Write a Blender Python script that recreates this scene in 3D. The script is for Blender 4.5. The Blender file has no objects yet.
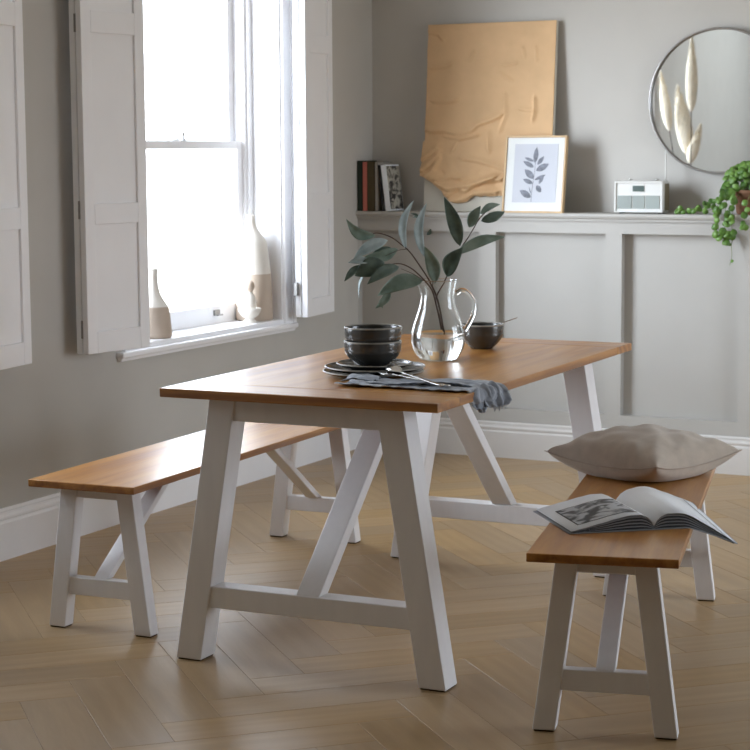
import bpy, bmesh, math, random
from mathutils import Vector, Matrix, noise
from math import sin, cos, pi, radians, sqrt, exp, atan2

SC = bpy.context.scene
COL = SC.collection
random.seed(7)

# ------------------------------------------------------------------ materials
def srgb(c):
    return tuple(((v / 255) / 12.92 if v / 255 <= .04045 else ((v / 255 + .055) / 1.055) ** 2.4) for v in c) + (1.0,)

def newmat(name):
    m = bpy.data.materials.new(name); m.use_nodes = True
    nt = m.node_tree; b = nt.nodes['Principled BSDF']
    return m, nt, b

def pmat(name, col, rough=.5, metal=0.0, bump=0.0, bscale=60.0, var=0.04, vscale=6.0, spec=.5, coat=0.0, sheen=0.0, stretch=(1, 1, 1)):
    m, nt, b = newmat(name)
    c = srgb(col)
    tc = nt.nodes.new('ShaderNodeTexCoord')
    mp = nt.nodes.new('ShaderNodeMapping'); mp.inputs['Scale'].default_value = stretch
    nt.links.new(tc.outputs['Object'], mp.inputs['Vector'])
    n = nt.nodes.new('ShaderNodeTexNoise'); n.inputs['Scale'].default_value = vscale; n.inputs['Detail'].default_value = 4
    nt.links.new(mp.outputs['Vector'], n.inputs['Vector'])
    r = nt.nodes.new('ShaderNodeValToRGB')
    r.color_ramp.elements[0].position = .3; r.color_ramp.elements[1].position = .7
    r.color_ramp.elements[0].color = tuple(max(0, v * (1 - var * 2)) for v in c[:3]) + (1,)
    r.color_ramp.elements[1].color = tuple(min(1, v * (1 + var * 2)) for v in c[:3]) + (1,)
    nt.links.new(n.outputs['Fac'], r.inputs['Fac'])
    nt.links.new(r.outputs['Color'], b.inputs['Base Color'])
    b.inputs['Roughness'].default_value = rough; b.inputs['Metallic'].default_value = metal
    b.inputs['Specular IOR Level'].default_value = spec
    b.inputs['Coat Weight'].default_value = coat; b.inputs['Coat Roughness'].default_value = .15
    b.inputs['Sheen Weight'].default_value = sheen
    if bump > 0:
        n2 = nt.nodes.new('ShaderNodeTexNoise'); n2.inputs['Scale'].default_value = bscale; n2.inputs['Detail'].default_value = 6
        nt.links.new(mp.outputs['Vector'], n2.inputs['Vector'])
        bp = nt.nodes.new('ShaderNodeBump'); bp.inputs['Strength'].default_value = bump; bp.inputs['Distance'].default_value = .002
        nt.links.new(n2.outputs['Fac'], bp.inputs['Height'])
        nt.links.new(bp.outputs['Normal'], b.inputs['Normal'])
    return m

def wood_mat(name, dark, mid, light, axis='Y', rough=.3, coord='Object', plank=False, coat=0.0, bump=.15, grain=1.0):
    """long streaky grain along one axis; optional per-plank random from a colour attribute"""
    m, nt, b = newmat(name)
    N, L = nt.nodes.new, nt.links.new
    tc = N('ShaderNodeTexCoord')
    mp = N('ShaderNodeMapping')
    if plank:
        at = N('ShaderNodeAttribute'); at.attribute_name = 'plankrnd'
        va = N('ShaderNodeVectorMath'); va.operation = 'ADD'
        sc = N('ShaderNodeVectorMath'); sc.operation = 'SCALE'; sc.inputs['Scale'].default_value = 37.0
        L(at.outputs['Color'], sc.inputs[0]); L(tc.outputs['UV'], va.inputs[0]); L(sc.outputs[0], va.inputs[1])
        L(va.outputs[0], mp.inputs['Vector'])
        mp.inputs['Scale'].default_value = (1.3, 13, 1)
    else:
        L(tc.outputs['Object'], mp.inputs['Vector'])
        mp.inputs['Scale'].default_value = (16, 1.1, 16) if axis == 'Y' else (1.1, 16, 16)
    n1 = N('ShaderNodeTexNoise'); n1.inputs['Scale'].default_value = 1.6; n1.inputs['Detail'].default_value = 6; n1.inputs['Roughness'].default_value = .6
    n1.inputs['Distortion'].default_value = .8
    L(mp.outputs['Vector'], n1.inputs['Vector'])
    w = N('ShaderNodeTexWave'); w.wave_type = 'RINGS' ; w.inputs['Scale'].default_value = .45
    w.inputs['Distortion'].default_value = 6; w.inputs['Detail'].default_value = 3; w.inputs['Detail Scale'].default_value = 1.2
    L(mp.outputs['Vector'], w.inputs['Vector'])
    n2 = N('ShaderNodeTexNoise'); n2.inputs['Scale'].default_value = 9; n2.inputs['Detail'].default_value = 3
    L(mp.outputs['Vector'], n2.inputs['Vector'])
    mx = N('ShaderNodeMix'); mx.data_type = 'FLOAT'; mx.inputs[0].default_value = .15 if plank else .38
    L(n1.outputs['Fac'], mx.inputs[2]); L(w.outputs['Fac'], mx.inputs[3])
    mx2 = N('ShaderNodeMix'); mx2.data_type = 'FLOAT'; mx2.inputs[0].default_value = .22
    L(mx.outputs[0], mx2.inputs[2]); L(n2.outputs['Fac'], mx2.inputs[3])
    r = N('ShaderNodeValToRGB'); e = r.color_ramp.elements
    e[0].position = .5 - .25 / grain; e[0].color = srgb(dark); e[1].position = .5 + .22 / grain; e[1].color = srgb(light)
    k = e.new(.5); k.color = srgb(mid)
    L(mx2.outputs[0], r.inputs['Fac'])
    out = r.outputs['Color']
    if plank:
        sp = N('ShaderNodeSeparateColor'); L(at.outputs['Color'], sp.inputs[0])
        mr = N('ShaderNodeMapRange'); mr.inputs['To Min'].default_value = .90; mr.inputs['To Max'].default_value = 1.07
        L(sp.outputs[0], mr.inputs['Value'])
        hs = N('ShaderNodeHueSaturation')
        L(out, hs.inputs['Color']); L(mr.outputs[0], hs.inputs['Value'])
        mr2 = N('ShaderNodeMapRange'); mr2.inputs['To Min'].default_value = .90; mr2.inputs['To Max'].default_value = 1.05
        L(sp.outputs[1], mr2.inputs['Value']); L(mr2.outputs[0], hs.inputs['Saturation'])
        out = hs.outputs['Color']
    L(out, b.inputs['Base Color'])
    rr = N('ShaderNodeMapRange'); rr.inputs['To Min'].default_value = rough - .06; rr.inputs['To Max'].default_value = rough + .1
    L(n1.outputs['Fac'], rr.inputs['Value']); L(rr.outputs[0], b.inputs['Roughness'])
    b.inputs['Coat Weight'].default_value = coat; b.inputs['Coat Roughness'].default_value = .25
    bp = N('ShaderNodeBump'); bp.inputs['Strength'].default_value = bump; bp.inputs['Distance'].default_value = .0015
    L(mx2.outputs[0], bp.inputs['Height']); L(bp.outputs['Normal'], b.inputs['Normal'])
    return m

M = {}
M['wall'] = pmat('wall_paint', (187, 184, 178), .85, bump=.05, bscale=180, var=.01)
M['wains'] = pmat('panel_paint', (174, 171, 165), .55, bump=.03, bscale=90, var=.01)
M['ceil'] = pmat('ceiling_paint', (226, 224, 220), .9, var=.01)
M['trim'] = pmat('white_gloss_trim', (238, 238, 240), .38, bump=.02, bscale=60, var=.008)
M['leg'] = pmat('white_painted_wood', (228, 226, 226), .42, bump=.12, bscale=22, var=.012, stretch=(6, 6, .8))
M['oak_y'] = wood_mat('orange_oak_long', (128, 76, 30), (166, 110, 48), (190, 137, 72), 'Y', rough=.33, coat=.4)
M['oak_x'] = wood_mat('orange_oak_cross', (128, 76, 30), (166, 110, 48), (190, 137, 72), 'X', rough=.33, coat=.4)
M['floor'] = wood_mat('oak_plank', (148, 120, 78), (164, 134, 92), (178, 149, 108), plank=True, rough=.36, bump=.12, grain=.7)
M['gap'] = pmat('plank_gap', (70, 55, 40), .9)
M['glaze'] = pmat('charcoal_glaze', (62, 62, 60), .2, var=.12, vscale=14, coat=.4)
M['glaze_rim'] = pmat('worn_glaze_rim', (150, 146, 138), .3, var=.1, vscale=40)
M['napkin'] = pmat('slate_linen', (152, 158, 168), .9, bump=.5, bscale=420, var=.08, vscale=20, sheen=.3)
M['steel'] = pmat('brushed_steel', (190, 188, 184), .22, metal=1.0, var=.02)
M['iron'] = pmat('grey_hinge_steel', (150, 148, 146), .4, metal=.9, var=.05)
M['cushion'] = pmat('taupe_linen', (180, 167, 153), .92, bump=.6, bscale=520, var=.04, vscale=30, sheen=.35)
M['seam'] = pmat('taupe_piping', (176, 162, 149), .9, bump=.4, bscale=500)
M['page'] = pmat('white_paper', (236, 240, 245), .55, var=.01)
M['cover'] = pmat('grey_cover', (150, 156, 164), .45, var=.03)
M['page_dark'] = pmat('dark_page_edge', (62, 68, 72), .7, var=.25, vscale=80, stretch=(1, 1, 20))
M['kraft'] = pmat('kraft_paper', (208, 172, 130), .75, bump=.12, bscale=60, var=.035, vscale=7)
M['canvas'] = pmat('cream_canvas', (206, 202, 190), .85, bump=.15, bscale=200, var=.015)
M['lightoak'] = pmat('light_oak_frame', (198, 168, 128), .5, var=.08, vscale=14, stretch=(1, 1, .2))
M['mount'] = pmat('white_mount', (216, 218, 216), .6, var=.005)
M['print'] = pmat('grey_blue_print', (190, 193, 201), .6, var=.01)
M['ink'] = pmat('grey_ink', (120, 124, 134), .7, var=.18, vscale=60)
M['radio'] = pmat('white_radio_leatherette', (218, 218, 214), .45, bump=.15, bscale=300, var=.01)
M['grille'] = pmat('sage_grille', (152, 160, 156), .6, bump=.5, bscale=900, var=.05)
M['lcd'] = pmat('dark_display', (84, 98, 94), .15, var=.03)
M['lcdtxt'] = pmat('display_segments', (50, 60, 56), .3)
M['tan'] = pmat('tan_side', (120, 110, 84), .6)
M['terracotta'] = pmat('terracotta', (112, 78, 54), .85, bump=.3, bscale=80, var=.08)
M['soil'] = pmat('soil', (52, 40, 30), 1, bump=.8, bscale=120, var=.2)
M['stem'] = pmat('brown_stem', (74, 54, 44), .7, var=.1, vscale=30)
M['vine'] = pmat('green_vine', (104, 120, 66), .6)
M['ceramic'] = pmat('white_stoneware', (214, 208, 198), .7, bump=.3, bscale=120, var=.03)
M['taupe'] = pmat('taupe_stoneware', (182, 166, 150), .8, bump=.3, bscale=120, var=.05)
M['bk_green'] = pmat('dark_green_cloth', (34, 46, 34), .8)
M['bk_pink'] = pmat('salmon_cloth', (196, 112, 98), .8)
M['bk_olive'] = pmat('olive_brown_cloth', (74, 62, 36), .8)
M['bk_grey'] = pmat('grey_paper', (150, 144, 136), .8)
M['bk_black'] = pmat('black_paper', (26, 24, 24), .6)
M['pampas'] = pmat('pampas_fluff', (226, 214, 192), .95, bump=.8, bscale=90, var=.08, vscale=30, sheen=.5, stretch=(4, 4, .6))
M['jar'] = pmat('grey_floor_vase', (150, 140, 130), .7, bump=.2, bscale=50, var=.06)

def leaf_mat(name, c1, c2, rough=.45, trans=0.0):
    m, nt, b = newmat(name)
    N, L = nt.nodes.new, nt.links.new
    tc = N('ShaderNodeTexCoord'); n = N('ShaderNodeTexNoise'); n.inputs['Scale'].default_value = 22; n.inputs['Detail'].default_value = 4
    L(tc.outputs['Object'], n.inputs['Vector'])
    r = N('ShaderNodeValToRGB'); r.color_ramp.elements[0].position = .35; r.color_ramp.elements[1].position = .65
    r.color_ramp.elements[0].color = srgb(c1); r.color_ramp.elements[1].color = srgb(c2)
    L(n.outputs['Fac'], r.inputs['Fac']); L(r.outputs['Color'], b.inputs['Base Color'])
    b.inputs['Roughness'].default_value = rough
    if trans:
        b.inputs['Subsurface Weight'].default_value = 0
        tr = N('ShaderNodeBsdfTranslucent'); L(r.outputs['Color'], tr.inputs['Color'])
        mix = N('ShaderNodeMixShader'); mix.inputs[0].default_value = trans
        L(b.outputs[0], mix.inputs[1]); L(tr.outputs[0], mix.inputs[2])
        L(mix.outputs[0], nt.nodes['Material Output'].inputs['Surface'])
    return m
M['euc_dark'] = leaf_mat('eucalyptus_dark', (66, 82, 72), (98, 116, 104), .5, .1)
M['euc_mid'] = leaf_mat('eucalyptus_mid', (104, 124, 110), (138, 156, 144), .5, .15)
M['euc_pale'] = leaf_mat('eucalyptus_pale', (146, 162, 164), (182, 196, 196), .55, .15)
M['trail'] = leaf_mat('bright_green_leaf', (72, 112, 42), (128, 166, 80), .4, .3)

def glass_mat(name, ior=1.45, tint=(1, 1, 1, 1)):
    m, nt, b = newmat(name)
    b.inputs['Transmission Weight'].default_value = 1; b.inputs['IOR'].default_value = ior
    b.inputs['Roughness'].default_value = 0; b.inputs['Base Color'].default_value = tint
    return m
M['glass'] = glass_mat('clear_glass', 1.45, (.97, .985, .98, 1))
M['water'] = glass_mat('water', 1.33)
m, nt, b = newmat('window_pane')
tr = nt.nodes.new('ShaderNodeBsdfTransparent'); gl = nt.nodes.new('ShaderNodeBsdfGlossy'); gl.inputs['Roughness'].default_value = .02
lw_ = nt.nodes.new('ShaderNodeLayerWeight'); lw_.inputs['Blend'].default_value = .5
pw = nt.nodes.new('ShaderNodeMath'); pw.operation = 'POWER'; pw.inputs[1].default_value = 5; nt.links.new(lw_.outputs['Facing'], pw.inputs[0])
fr = nt.nodes.new('ShaderNodeMath'); fr.operation = 'MULTIPLY_ADD'; fr.inputs[1].default_value = .9; fr.inputs[2].default_value = .03; nt.links.new(pw.outputs[0], fr.inputs[0])
mixn = nt.nodes.new('ShaderNodeMixShader')
nt.links.new(fr.outputs[0], mixn.inputs[0]); nt.links.new(tr.outputs[0], mixn.inputs[1]); nt.links.new(gl.outputs[0], mixn.inputs[2])
nt.links.new(mixn.outputs[0], nt.nodes['Material Output'].inputs['Surface'])
M['pane'] = m
m, nt, b = newmat('mirror_silver'); b.inputs['Metallic'].default_value = 1; b.inputs['Roughness'].default_value = .015
b.inputs['Base Color'].default_value = (.90, .94, .96, 1)
M['mirror'] = m

# book photograph: blotchy black and white picture
def photo_mat(name, scale, lo, hi):
    m, nt, b = newmat(name)
    N, L = nt.nodes.new, nt.links.new
    tc = N('ShaderNodeTexCoord'); n = N('ShaderNodeTexNoise'); n.inputs['Scale'].default_value = scale; n.inputs['Detail'].default_value = 5
    n.inputs['Distortion'].default_value = 1.6
    L(tc.outputs['Object'], n.inputs['Vector'])
    r = N('ShaderNodeValToRGB'); e = r.color_ramp.elements
    e[0].position = .42; e[0].color = srgb(lo); e[1].position = .56; e[1].color = srgb(hi)
    k = e.new(.48); k.color = srgb(tuple((a + c) // 2 for a, c in zip(lo, hi)))
    L(n.outputs['Fac'], r.inputs['Fac']); L(r.outputs['Color'], b.inputs['Base Color']); b.inputs['Roughness'].default_value = .45
    return m
M['photo'] = photo_mat('printed_picture', 17, (60, 66, 74), (190, 196, 204))
M['coverphoto'] = photo_mat('magazine_cover', 22, (34, 32, 30), (176, 172, 160))

# ------------------------------------------------------------------ mesh helpers
def link(name, bm, mat, parent=None, smooth=False, loc=None, rot=None):
    me = bpy.data.meshes.new(name)
    bmesh.ops.recalc_face_normals(bm, faces=bm.faces)
    bm.to_mesh(me); bm.free()
    if smooth:
        for p in me.polygons: p.use_smooth = True
    if isinstance(mat, (list, tuple)):
        for mm in mat: me.materials.append(mm)
    else:
        me.materials.append(mat)
    o = bpy.data.objects.new(name, me); COL.objects.link(o)
    if parent: o.parent = parent
    if loc: o.location = loc
    if rot: o.rotation_euler = rot
    return o

def empty(name, loc, rz=0, rot=None):
    o = bpy.data.objects.new(name, None); COL.objects.link(o)
    o.location = loc; o.rotation_euler = rot or (0, 0, rz); o.empty_display_size = .1
    return o

def tag(o, label=None, cat=None, group=None, kind=None):
    if label: o['label'] = label
    if cat: o['category'] = cat
    if group: o['group'] = group
    if kind: o['kind'] = kind
    return o

def hexa(bm, pts, mi=0):
    """8 points: bottom 4 ccw, top 4 ccw"""
    v = [bm.verts.new(p) for p in pts]
    for f in ((3, 2, 1, 0), (4, 5, 6, 7), (0, 1, 5, 4), (1, 2, 6, 5), (2, 3, 7, 6), (3, 0, 4, 7)):
        fc = bm.faces.new([v[i] for i in f]); fc.material_index = mi
    return v

def box(bm, x0, x1, y0, y1, z0, z1, mi=0):
    return hexa(bm, [(x0, y0, z0), (x1, y0, z0), (x1, y1, z0), (x0, y1, z0), (x0, y0, z1), (x1, y0, z1), (x1, y1, z1), (x0, y1, z1)], mi)

def bevel(o, w=.003, seg=2):
    md = o.modifiers.new('bevel', 'BEVEL'); md.width = w; md.segments = seg; md.limit_method = 'ANGLE'; md.angle_limit = radians(35)
    md.harden_normals = False
    return o

def boxobj(name, x0, x1, y0, y1, z0, z1, mat, parent=None, bv=.002, loc=None, rot=None):
    bm = bmesh.new(); box(bm, x0, x1, y0, y1, z0, z1)
    o = link(name, bm, mat, parent, loc=loc, rot=rot)
    if bv: bevel(o, bv)
    return o

def lathe(bm, prof, n=48, cx=0, cy=0, closed=False, mi=0):
    rings = []
    for r, z in prof:
        if r < 1e-6: rings.append([bm.verts.new((cx, cy, z))])
        else: rings.append([bm.verts.new((cx + r * cos(2 * pi * i / n), cy + r * sin(2 * pi * i / n), z)) for i in range(n)])
    ps = list(zip(rings[:-1], rings[1:]))
    if closed: ps.append((rings[-1], rings[0]))
    for a, c in ps:
        for i in range(n):
            j = (i + 1) % n
            if len(a) == 1 and len(c) == 1: continue
            if len(a) == 1: f = bm.faces.new((a[0], c[j], c[i]))
            elif len(c) == 1: f = bm.faces.new((a[i], a[j], c[0]))
            else: f = bm.faces.new((a[i], a[j], c[j], c[i]))
            f.material_index = mi; f.smooth = True
    return rings

def tube(bm, pts, rad, n=8, cap=True, mi=0):
    pts = [Vector(p) for p in pts]
    if not isinstance(rad, (list, tuple)): rad = [rad] * len(pts)
    prev = None; rings = []
    for i, p in enumerate(pts):
        t = (pts[min(i + 1, len(pts) - 1)] - pts[max(i - 1, 0)]).normalized()
        if prev is None:
            a = Vector((0, 0, 1)) if abs(t.z) < .9 else Vector((1, 0, 0)); u = t.cross(a).normalized()
        else:
            u = (prev - t * prev.dot(t)).normalized()
        prev = u; w = t.cross(u)
        rings.append([bm.verts.new(p + (u * cos(2 * pi * k / n) + w * sin(2 * pi * k / n)) * rad[i]) for k in range(n)])
    for a, c in zip(rings[:-1], rings[1:]):
        for k in range(n):
            f = bm.faces.new((a[k], a[(k + 1) % n], c[(k + 1) % n], c[k])); f.smooth = True; f.material_index = mi
    if cap:
        bm.faces.new(rings[0][::-1]).material_index = mi; bm.faces.new(rings[-1]).material_index = mi

def spline(pts, n=8):
    P = [Vector(p) for p in pts]; P = [2 * P[0] - P[1]] + P + [2 * P[-1] - P[-2]]
    out = []
    for i in range(1, len(P) - 2):
        a, b_, c, d = P[i - 1:i + 3]
        for k in range(n):
            t = k / n
            out.append(.5 * ((2 * b_) + (c - a) * t + (2 * a - 5 * b_ + 4 * c - d) * t * t + (3 * b_ - a - 3 * c + d) * t ** 3))
    out.append(P[-2]); return out

def extrude_profile(bm, prof, a, b_, axis):
    """prof: list of (d, z), d measured along `axis` normal; runs from a to b_"""
    n = len(prof)
    if axis == 'x':   # runs along y, d on x
        A = [bm.verts.new((d, a, z)) for d, z in prof]; B = [bm.verts.new((d, b_, z)) for d, z in prof]
    else:             # runs along x, d on y
        A = [bm.verts.new((a, d, z)) for d, z in prof]; B = [bm.verts.new((b_, d, z)) for d, z in prof]
    for i in range(n):
        j = (i + 1) % n
        bm.faces.new((A[i], A[j], B[j], B[i]))
    bm.faces.new(A[::-1]); bm.faces.new(B)

# ------------------------------------------------------------------ the room
XR, YF, ZC = 5.3, -9.7, 2.75         # right wall, wall behind the camera, ceiling
XW = -.02                            # left wall face
YB = .18                             # back wall face

# herringbone floor: 0.152 x 0.606 m oak planks laid at 45 degrees
def build_floor():
    W = .1516; g = .0003; p0, q0 = 3.600, -1.4852
    bm = bmesh.new(); uv = bm.loops.layers.uv.new('UVMap'); cl = bm.loops.layers.color.new('plankrnd')
    s2 = sqrt(.5)
    def xy(p, q): return ((p + q) * s2, (q - p) * s2)
    def plank(pa, pb, qa, qb, along_p):
        cx, cy = xy((pa + pb) / 2, (qa + qb) / 2)
        if not (-.6 < cx < XR + .6 and YF - .6 < cy < .6): return
        r1, r2, r3 = random.random(), random.random(), random.random()
        e = .0014
        out = [(pa + g, qa + g), (pb - g, qa + g), (pb - g, qb - g), (pa + g, qb - g)]
        inn = [(pa + g + e, qa + g + e), (pb - g - e, qa + g + e), (pb - g - e, qb - g - e), (pa + g + e, qb - g - e)]
        vo = [bm.verts.new((*xy(*c), -.0006)) for c in out]; vi = [bm.verts.new((*xy(*c), 0)) for c in inn]
        fs = [bm.faces.new(vi)] + [bm.faces.new((vo[i], vo[(i + 1) % 4], vi[(i + 1) % 4], vi[i])) for i in range(4)]
        for f in fs:
            for l in f.loops:
                x, y = l.vert.co.x, l.vert.co.y
                p, q = (x - y) * s2, (x + y) * s2
                l[uv].uv = (p - pa, q - qa) if along_p else (q - qa, p - pa)
                l[cl] = (r1, r2, r3, 1)
    for i in range(-30, 75):
        for j in range(-75, 40):
            d = (i + j + 4) % 8
            if d == 0: plank(p0 + i * W, p0 + (i + 4) * W, q0 + j * W, q0 + (j + 1) * W, True)
            elif d == 4: plank(p0 + i * W, p0 + (i + 1) * W, q0 + j * W, q0 + (j + 4) * W, False)
    for co, no in (((XW, 0, 0), (-1, 0, 0)), ((XR, 0, 0), (1, 0, 0)), ((0, YF, 0), (0, -1, 0)), ((0, .07, 0), (0, 1, 0))):
        bmesh.ops.bisect_plane(bm, geom=bm.verts[:] + bm.edges[:] + bm.faces[:], plane_co=co, plane_no=no, clear_outer=True)
    me_b = bmesh.new()
    o = link('floor', bm, [M['floor'], M['gap']]); tag(o, kind='structure')
    box(me_b, XW, XR, YF, YB, -.06, -.0015)
    s = link('floor_base', me_b, M['gap'], o)
    return o
build_floor()

def wall_with_holes(name, axis, pos, thick, a0, a1, z0, z1, holes, mat):
    """axis 'x': wall plane x=pos, spans y a0..a1; thickness goes to pos+thick"""
    bm = bmesh.new()
    xs = sorted(set([a0, a1] + [h[0] for h in holes] + [h[1] for h in holes]))
    zs = sorted(set([z0, z1] + [h[2] for h in holes] + [h[3] for h in holes]))
    lo, hi = min(pos, pos + thick), max(pos, pos + thick)
    for i in range(len(xs) - 1):
        for k in range(len(zs) - 1):
            mx, mz = (xs[i] + xs[i + 1]) / 2, (zs[k] + zs[k + 1]) / 2
            if any(h[0] < mx < h[1] and h[2] < mz < h[3] for h in holes): continue
            if axis == 'x': box(bm, lo, hi, xs[i], xs[i + 1], zs[k], zs[k + 1])
            else: box(bm, xs[i], xs[i + 1], lo, hi, zs[k], zs[k + 1])
    bmesh.ops.remove_doubles(bm, verts=bm.verts, dist=1e-5)
    # drop internal faces shared by two boxes
    seen = {}
    for f in bm.faces:
        k = tuple(round(c, 4) for c in f.calc_center_median()); seen.setdefault(k, []).append(f)
    dead = [f for v in seen.values() if len(v) > 1 for f in v]
    bmesh.ops.delete(bm, geom=dead, context='FACES')
    o = link(name, bm, mat); tag(o, kind='structure'); return o

W1 = (-1.92, -.70); W2 = (-3.92, -2.94)        # window openings in y
WZ0, WZ1 = .622, 2.42
wall_with_holes('wall_left', 'x', XW, -.30, YF, YB, -.06, ZC, [(W1[0], W1[1], WZ0, WZ1), (W2[0], W2[1], WZ0, WZ1)], M['wall'])
wall_with_holes('wall_back', 'y', YB, .2, XW - .3, XR + .2, -.06, ZC, [], M['wall'])
RW = (-2.5, -.6, .0, 2.25)
wall_with_holes('wall_right', 'x', XR, .2, YF, YB, -.06, ZC, [RW], M['wall'])
wall_with_holes('wall_front', 'y', YF, -.2, XW - .3, XR + .2, -.06, ZC, [], M['wall'])
bm = bmesh.new(); box(bm, XW - .3, XR + .2, YF - .2, YB + .2, ZC, ZC + .1)
tag(link('ceiling', bm, M['ceil']), kind='structure')

# baseboards
def bb_profile(x0, sgn, h):
    t = .020
    k = h / .177
    pts = [(0, 0), (t, 0), (t, .128 * k), (t * .86, .133 * k), (t * .80, .138 * k), (t * .95, .143 * k), (t * .95, .150 * k), (t * .62, .157 * k), (t * .55, .164 * k), (t * .62, .169 * k), (t * .45, .175 * k), (t * .2, .177 * k), (0, .177 * k)]
    return [(x0 + sgn * d, z) for d, z in pts]
bm = bmesh.new(); extrude_profile(bm, bb_profile(XW, 1, .177), YF, .012, 'x')
tag(link('baseboard_left', bm, M['trim']), kind='structure')
bm = bmesh.new(); extrude_profile(bm, bb_profile(.020, -1, .162), .0, XR, 'y')
tag(link('baseboard_back', bm, pmat('grey_white_baseboard', (206, 203, 199), .45, var=.01)), kind='structure')
bm = bmesh.new(); extrude_profile(bm, bb_profile(XR, -1, .177), YF, RW[0], 'x'); 
tag(link('baseboard_right', bm, M['trim']), kind='structure')
bm = bmesh.new(); extrude_profile(bm, bb_profile(YF, 1, .177), XW, XR, 'y')
tag(link('baseboard_front', bm, M['trim']), kind='structure')

# built-out panelled dado with ledge
WF = .020; REC = .060; ZL = 1.108
bm = bmesh.new()
box(bm, 0 + XW, XR, REC, YB, 0, ZL - .02)                   # recessed backing
panels = [(XW + .001, .595), (.675, 1.195), (1.27, 1.795), (1.87, 2.395), (2.47, 2.995), (3.07, 3.595), (3.67, 4.195), (4.27, 4.795)]
PZ0, PZ1 = .223, 1.020
box(bm, XW, XR, WF, REC, 0, PZ0); box(bm, XW, XR, WF, REC, PZ1, ZL - .02)
edges = [XW] + [v for p in panels for v in p] + [XR]
for k in range(0, len(edges), 2): box(bm, edges[k], edges[k + 1], WF, REC, PZ0, PZ1)
tag(link('trim_1', bm, M['wains']), kind='structure')       # dado panelling
bm = bmesh.new()
extrude_profile(bm, [(YB, ZL - .022), (.010, ZL - .034), (.010, ZL - .024), (.002, ZL - .021), (-.002, ZL - .012), (.0, ZL - .003), (.005, ZL), (YB, ZL)], XW, XR, 'y')
o = link('trim_2', bm, M['wains']); tag(o, kind='structure')  # ledge on top of the dado

# ------------------------------------------------------------------ windows
def build_window(n, y0, y1):
    win = empty('window_%d' % n, ((XW - .19), (y0 + y1) / 2, WZ0)); tag(win, kind='structure')
    ox, oy, oz = win.location
    def part(name, boxes, mat, bv=.002, parent=win):
        bm = bmesh.new()
        for b_ in boxes: box(bm, b_[0] - ox, b_[1] - ox, b_[2] - oy, b_[3] - oy, b_[4] - oz, b_[5] - oz)
        o = link(name, bm, mat, parent)
        if bv: bevel(o, bv)
        return o
    zt = WZ1
    # reveal lining, frame, architrave, sill
    t = .012
    part('reveal_lining', [(-.32, XW + .002, y0, y0 + t, WZ0, zt), (-.32, XW + .002, y1 - t, y1, WZ0, zt), (-.32, XW + .002, y0, y1, zt - t, zt)], M['trim'], 0)
    yi0, yi1 = y0 + t, y1 - t
    part('window_frame', [(-.28, -.165, yi0, yi0 + .045, WZ0, zt - t), (-.28, -.165, yi1 - .045, yi1, WZ0, zt - t), (-.28, -.165, yi0, yi1, zt - .07, zt - t),
                          (-.182, -.152, yi0, yi0 + .028, WZ0, zt - t), (-.182, -.152, yi1 - .028, yi1, WZ0, zt - t)], M['trim'], .003)
    a = .088
    part('architrave', [(XW, -.008, y0 - a, y0 + .004, WZ0 + .06, zt + a), (XW, -.008, y1 - .004, y1 + a, WZ0, zt + a), (XW, -.008, y0 - a, y1 + a, zt - .004, zt + a),
                        (XW, .002, y0 - a, y0 - a + .022, WZ0 + .06, zt + a), (XW, .002, y1 + a - .022, y1 + a, WZ0, zt + a),
                        (XW, -.004, y0 - .016, y0 + .002, WZ0, zt), (XW, -.004, y1 - .002, y1 + .016, WZ0, zt)], M['trim'], .003)
    part('sill_board', [(-.30, .014, y0 - a + .034, y1 + a - .006, WZ0, WZ0 + .022)], M['trim'], .006)
    part('inner_sill', [(-.30, -.012, y0 + .002, y1 - .002, WZ0 + .02, WZ0 + .042)], M['trim'], .005)
    part('sill_moulding', [(XW, .0, y0 - a + .042, y1 + a - .012, WZ0 - .014, WZ0), (XW, .006, y0 - a + .040, y1 + a - .010, WZ0 - .004, WZ0 + .004)], M['trim'], .004)
    s0, s1 = yi0 + .040, yi1 - .040
    zm0, zm1 = 1.398, 1.432
    def sash(x0, x1, za, zb, bot, top, nm):
        st = .045
        o = part(nm, [(x0, x1, s0, s0 + st, za, zb), (x0, x1, s1 - st, s1, za, zb), (x0, x1, s0 + st, s1 - st, za, za + bot), (x0, x1, s0 + st, s1 - st, zb - top, zb)], M['trim'], .003)
        xm = (x0 + x1) / 2
        g = part('pane', [(xm - .002, xm + .002, s0 + st - .003, s1 - st + .003, za + bot - .003, zb - top + .003)], M['pane'], 0, o)
        return o
    low = sash(-.215, -.180, WZ0 + .040, zm1, .078, zm1 - zm0, 'lower_sash')
    sash(-.255, -.220, zm0, zt - .07, zm1 - zm0, .05, 'upper_sash')
    for yy in (s0 + .24, s1 - .24):        # sash lifts on the bottom rail
        part('sash_lift', [(-.180, -.172, yy - .022, yy + .022, WZ0 + .076, WZ0 + .100), (-.172, -.154, yy - .018, yy + .018, WZ0 + .076, WZ0 + .081)], M['iron'], .002, low)
    bm = bmesh.new(); ym = (y0 + y1) / 2 + .12
    lathe(bm, [(0, 0), (.012, 0), (.012, .008), (.005, .011), (.004, .020), (.0075, .026), (.006, .034), (0, .037)], 16)
    link('sash_fastener', bm, M['iron'], low, True, loc=(-.232 - ox + .03, ym - oy, zm1 - oz))
    bm = bmesh.new(); box(bm, -.215 - ox, -.19 - ox, ym - .10 - oy, ym - .045 - oy, zm1 - oz, zm1 + .008 - oz)
    bevel(link('fastener_plate', bm, M['trim'], low), .002)
    return win
build_window(1, *W1); build_window(2, *W2)

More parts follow.
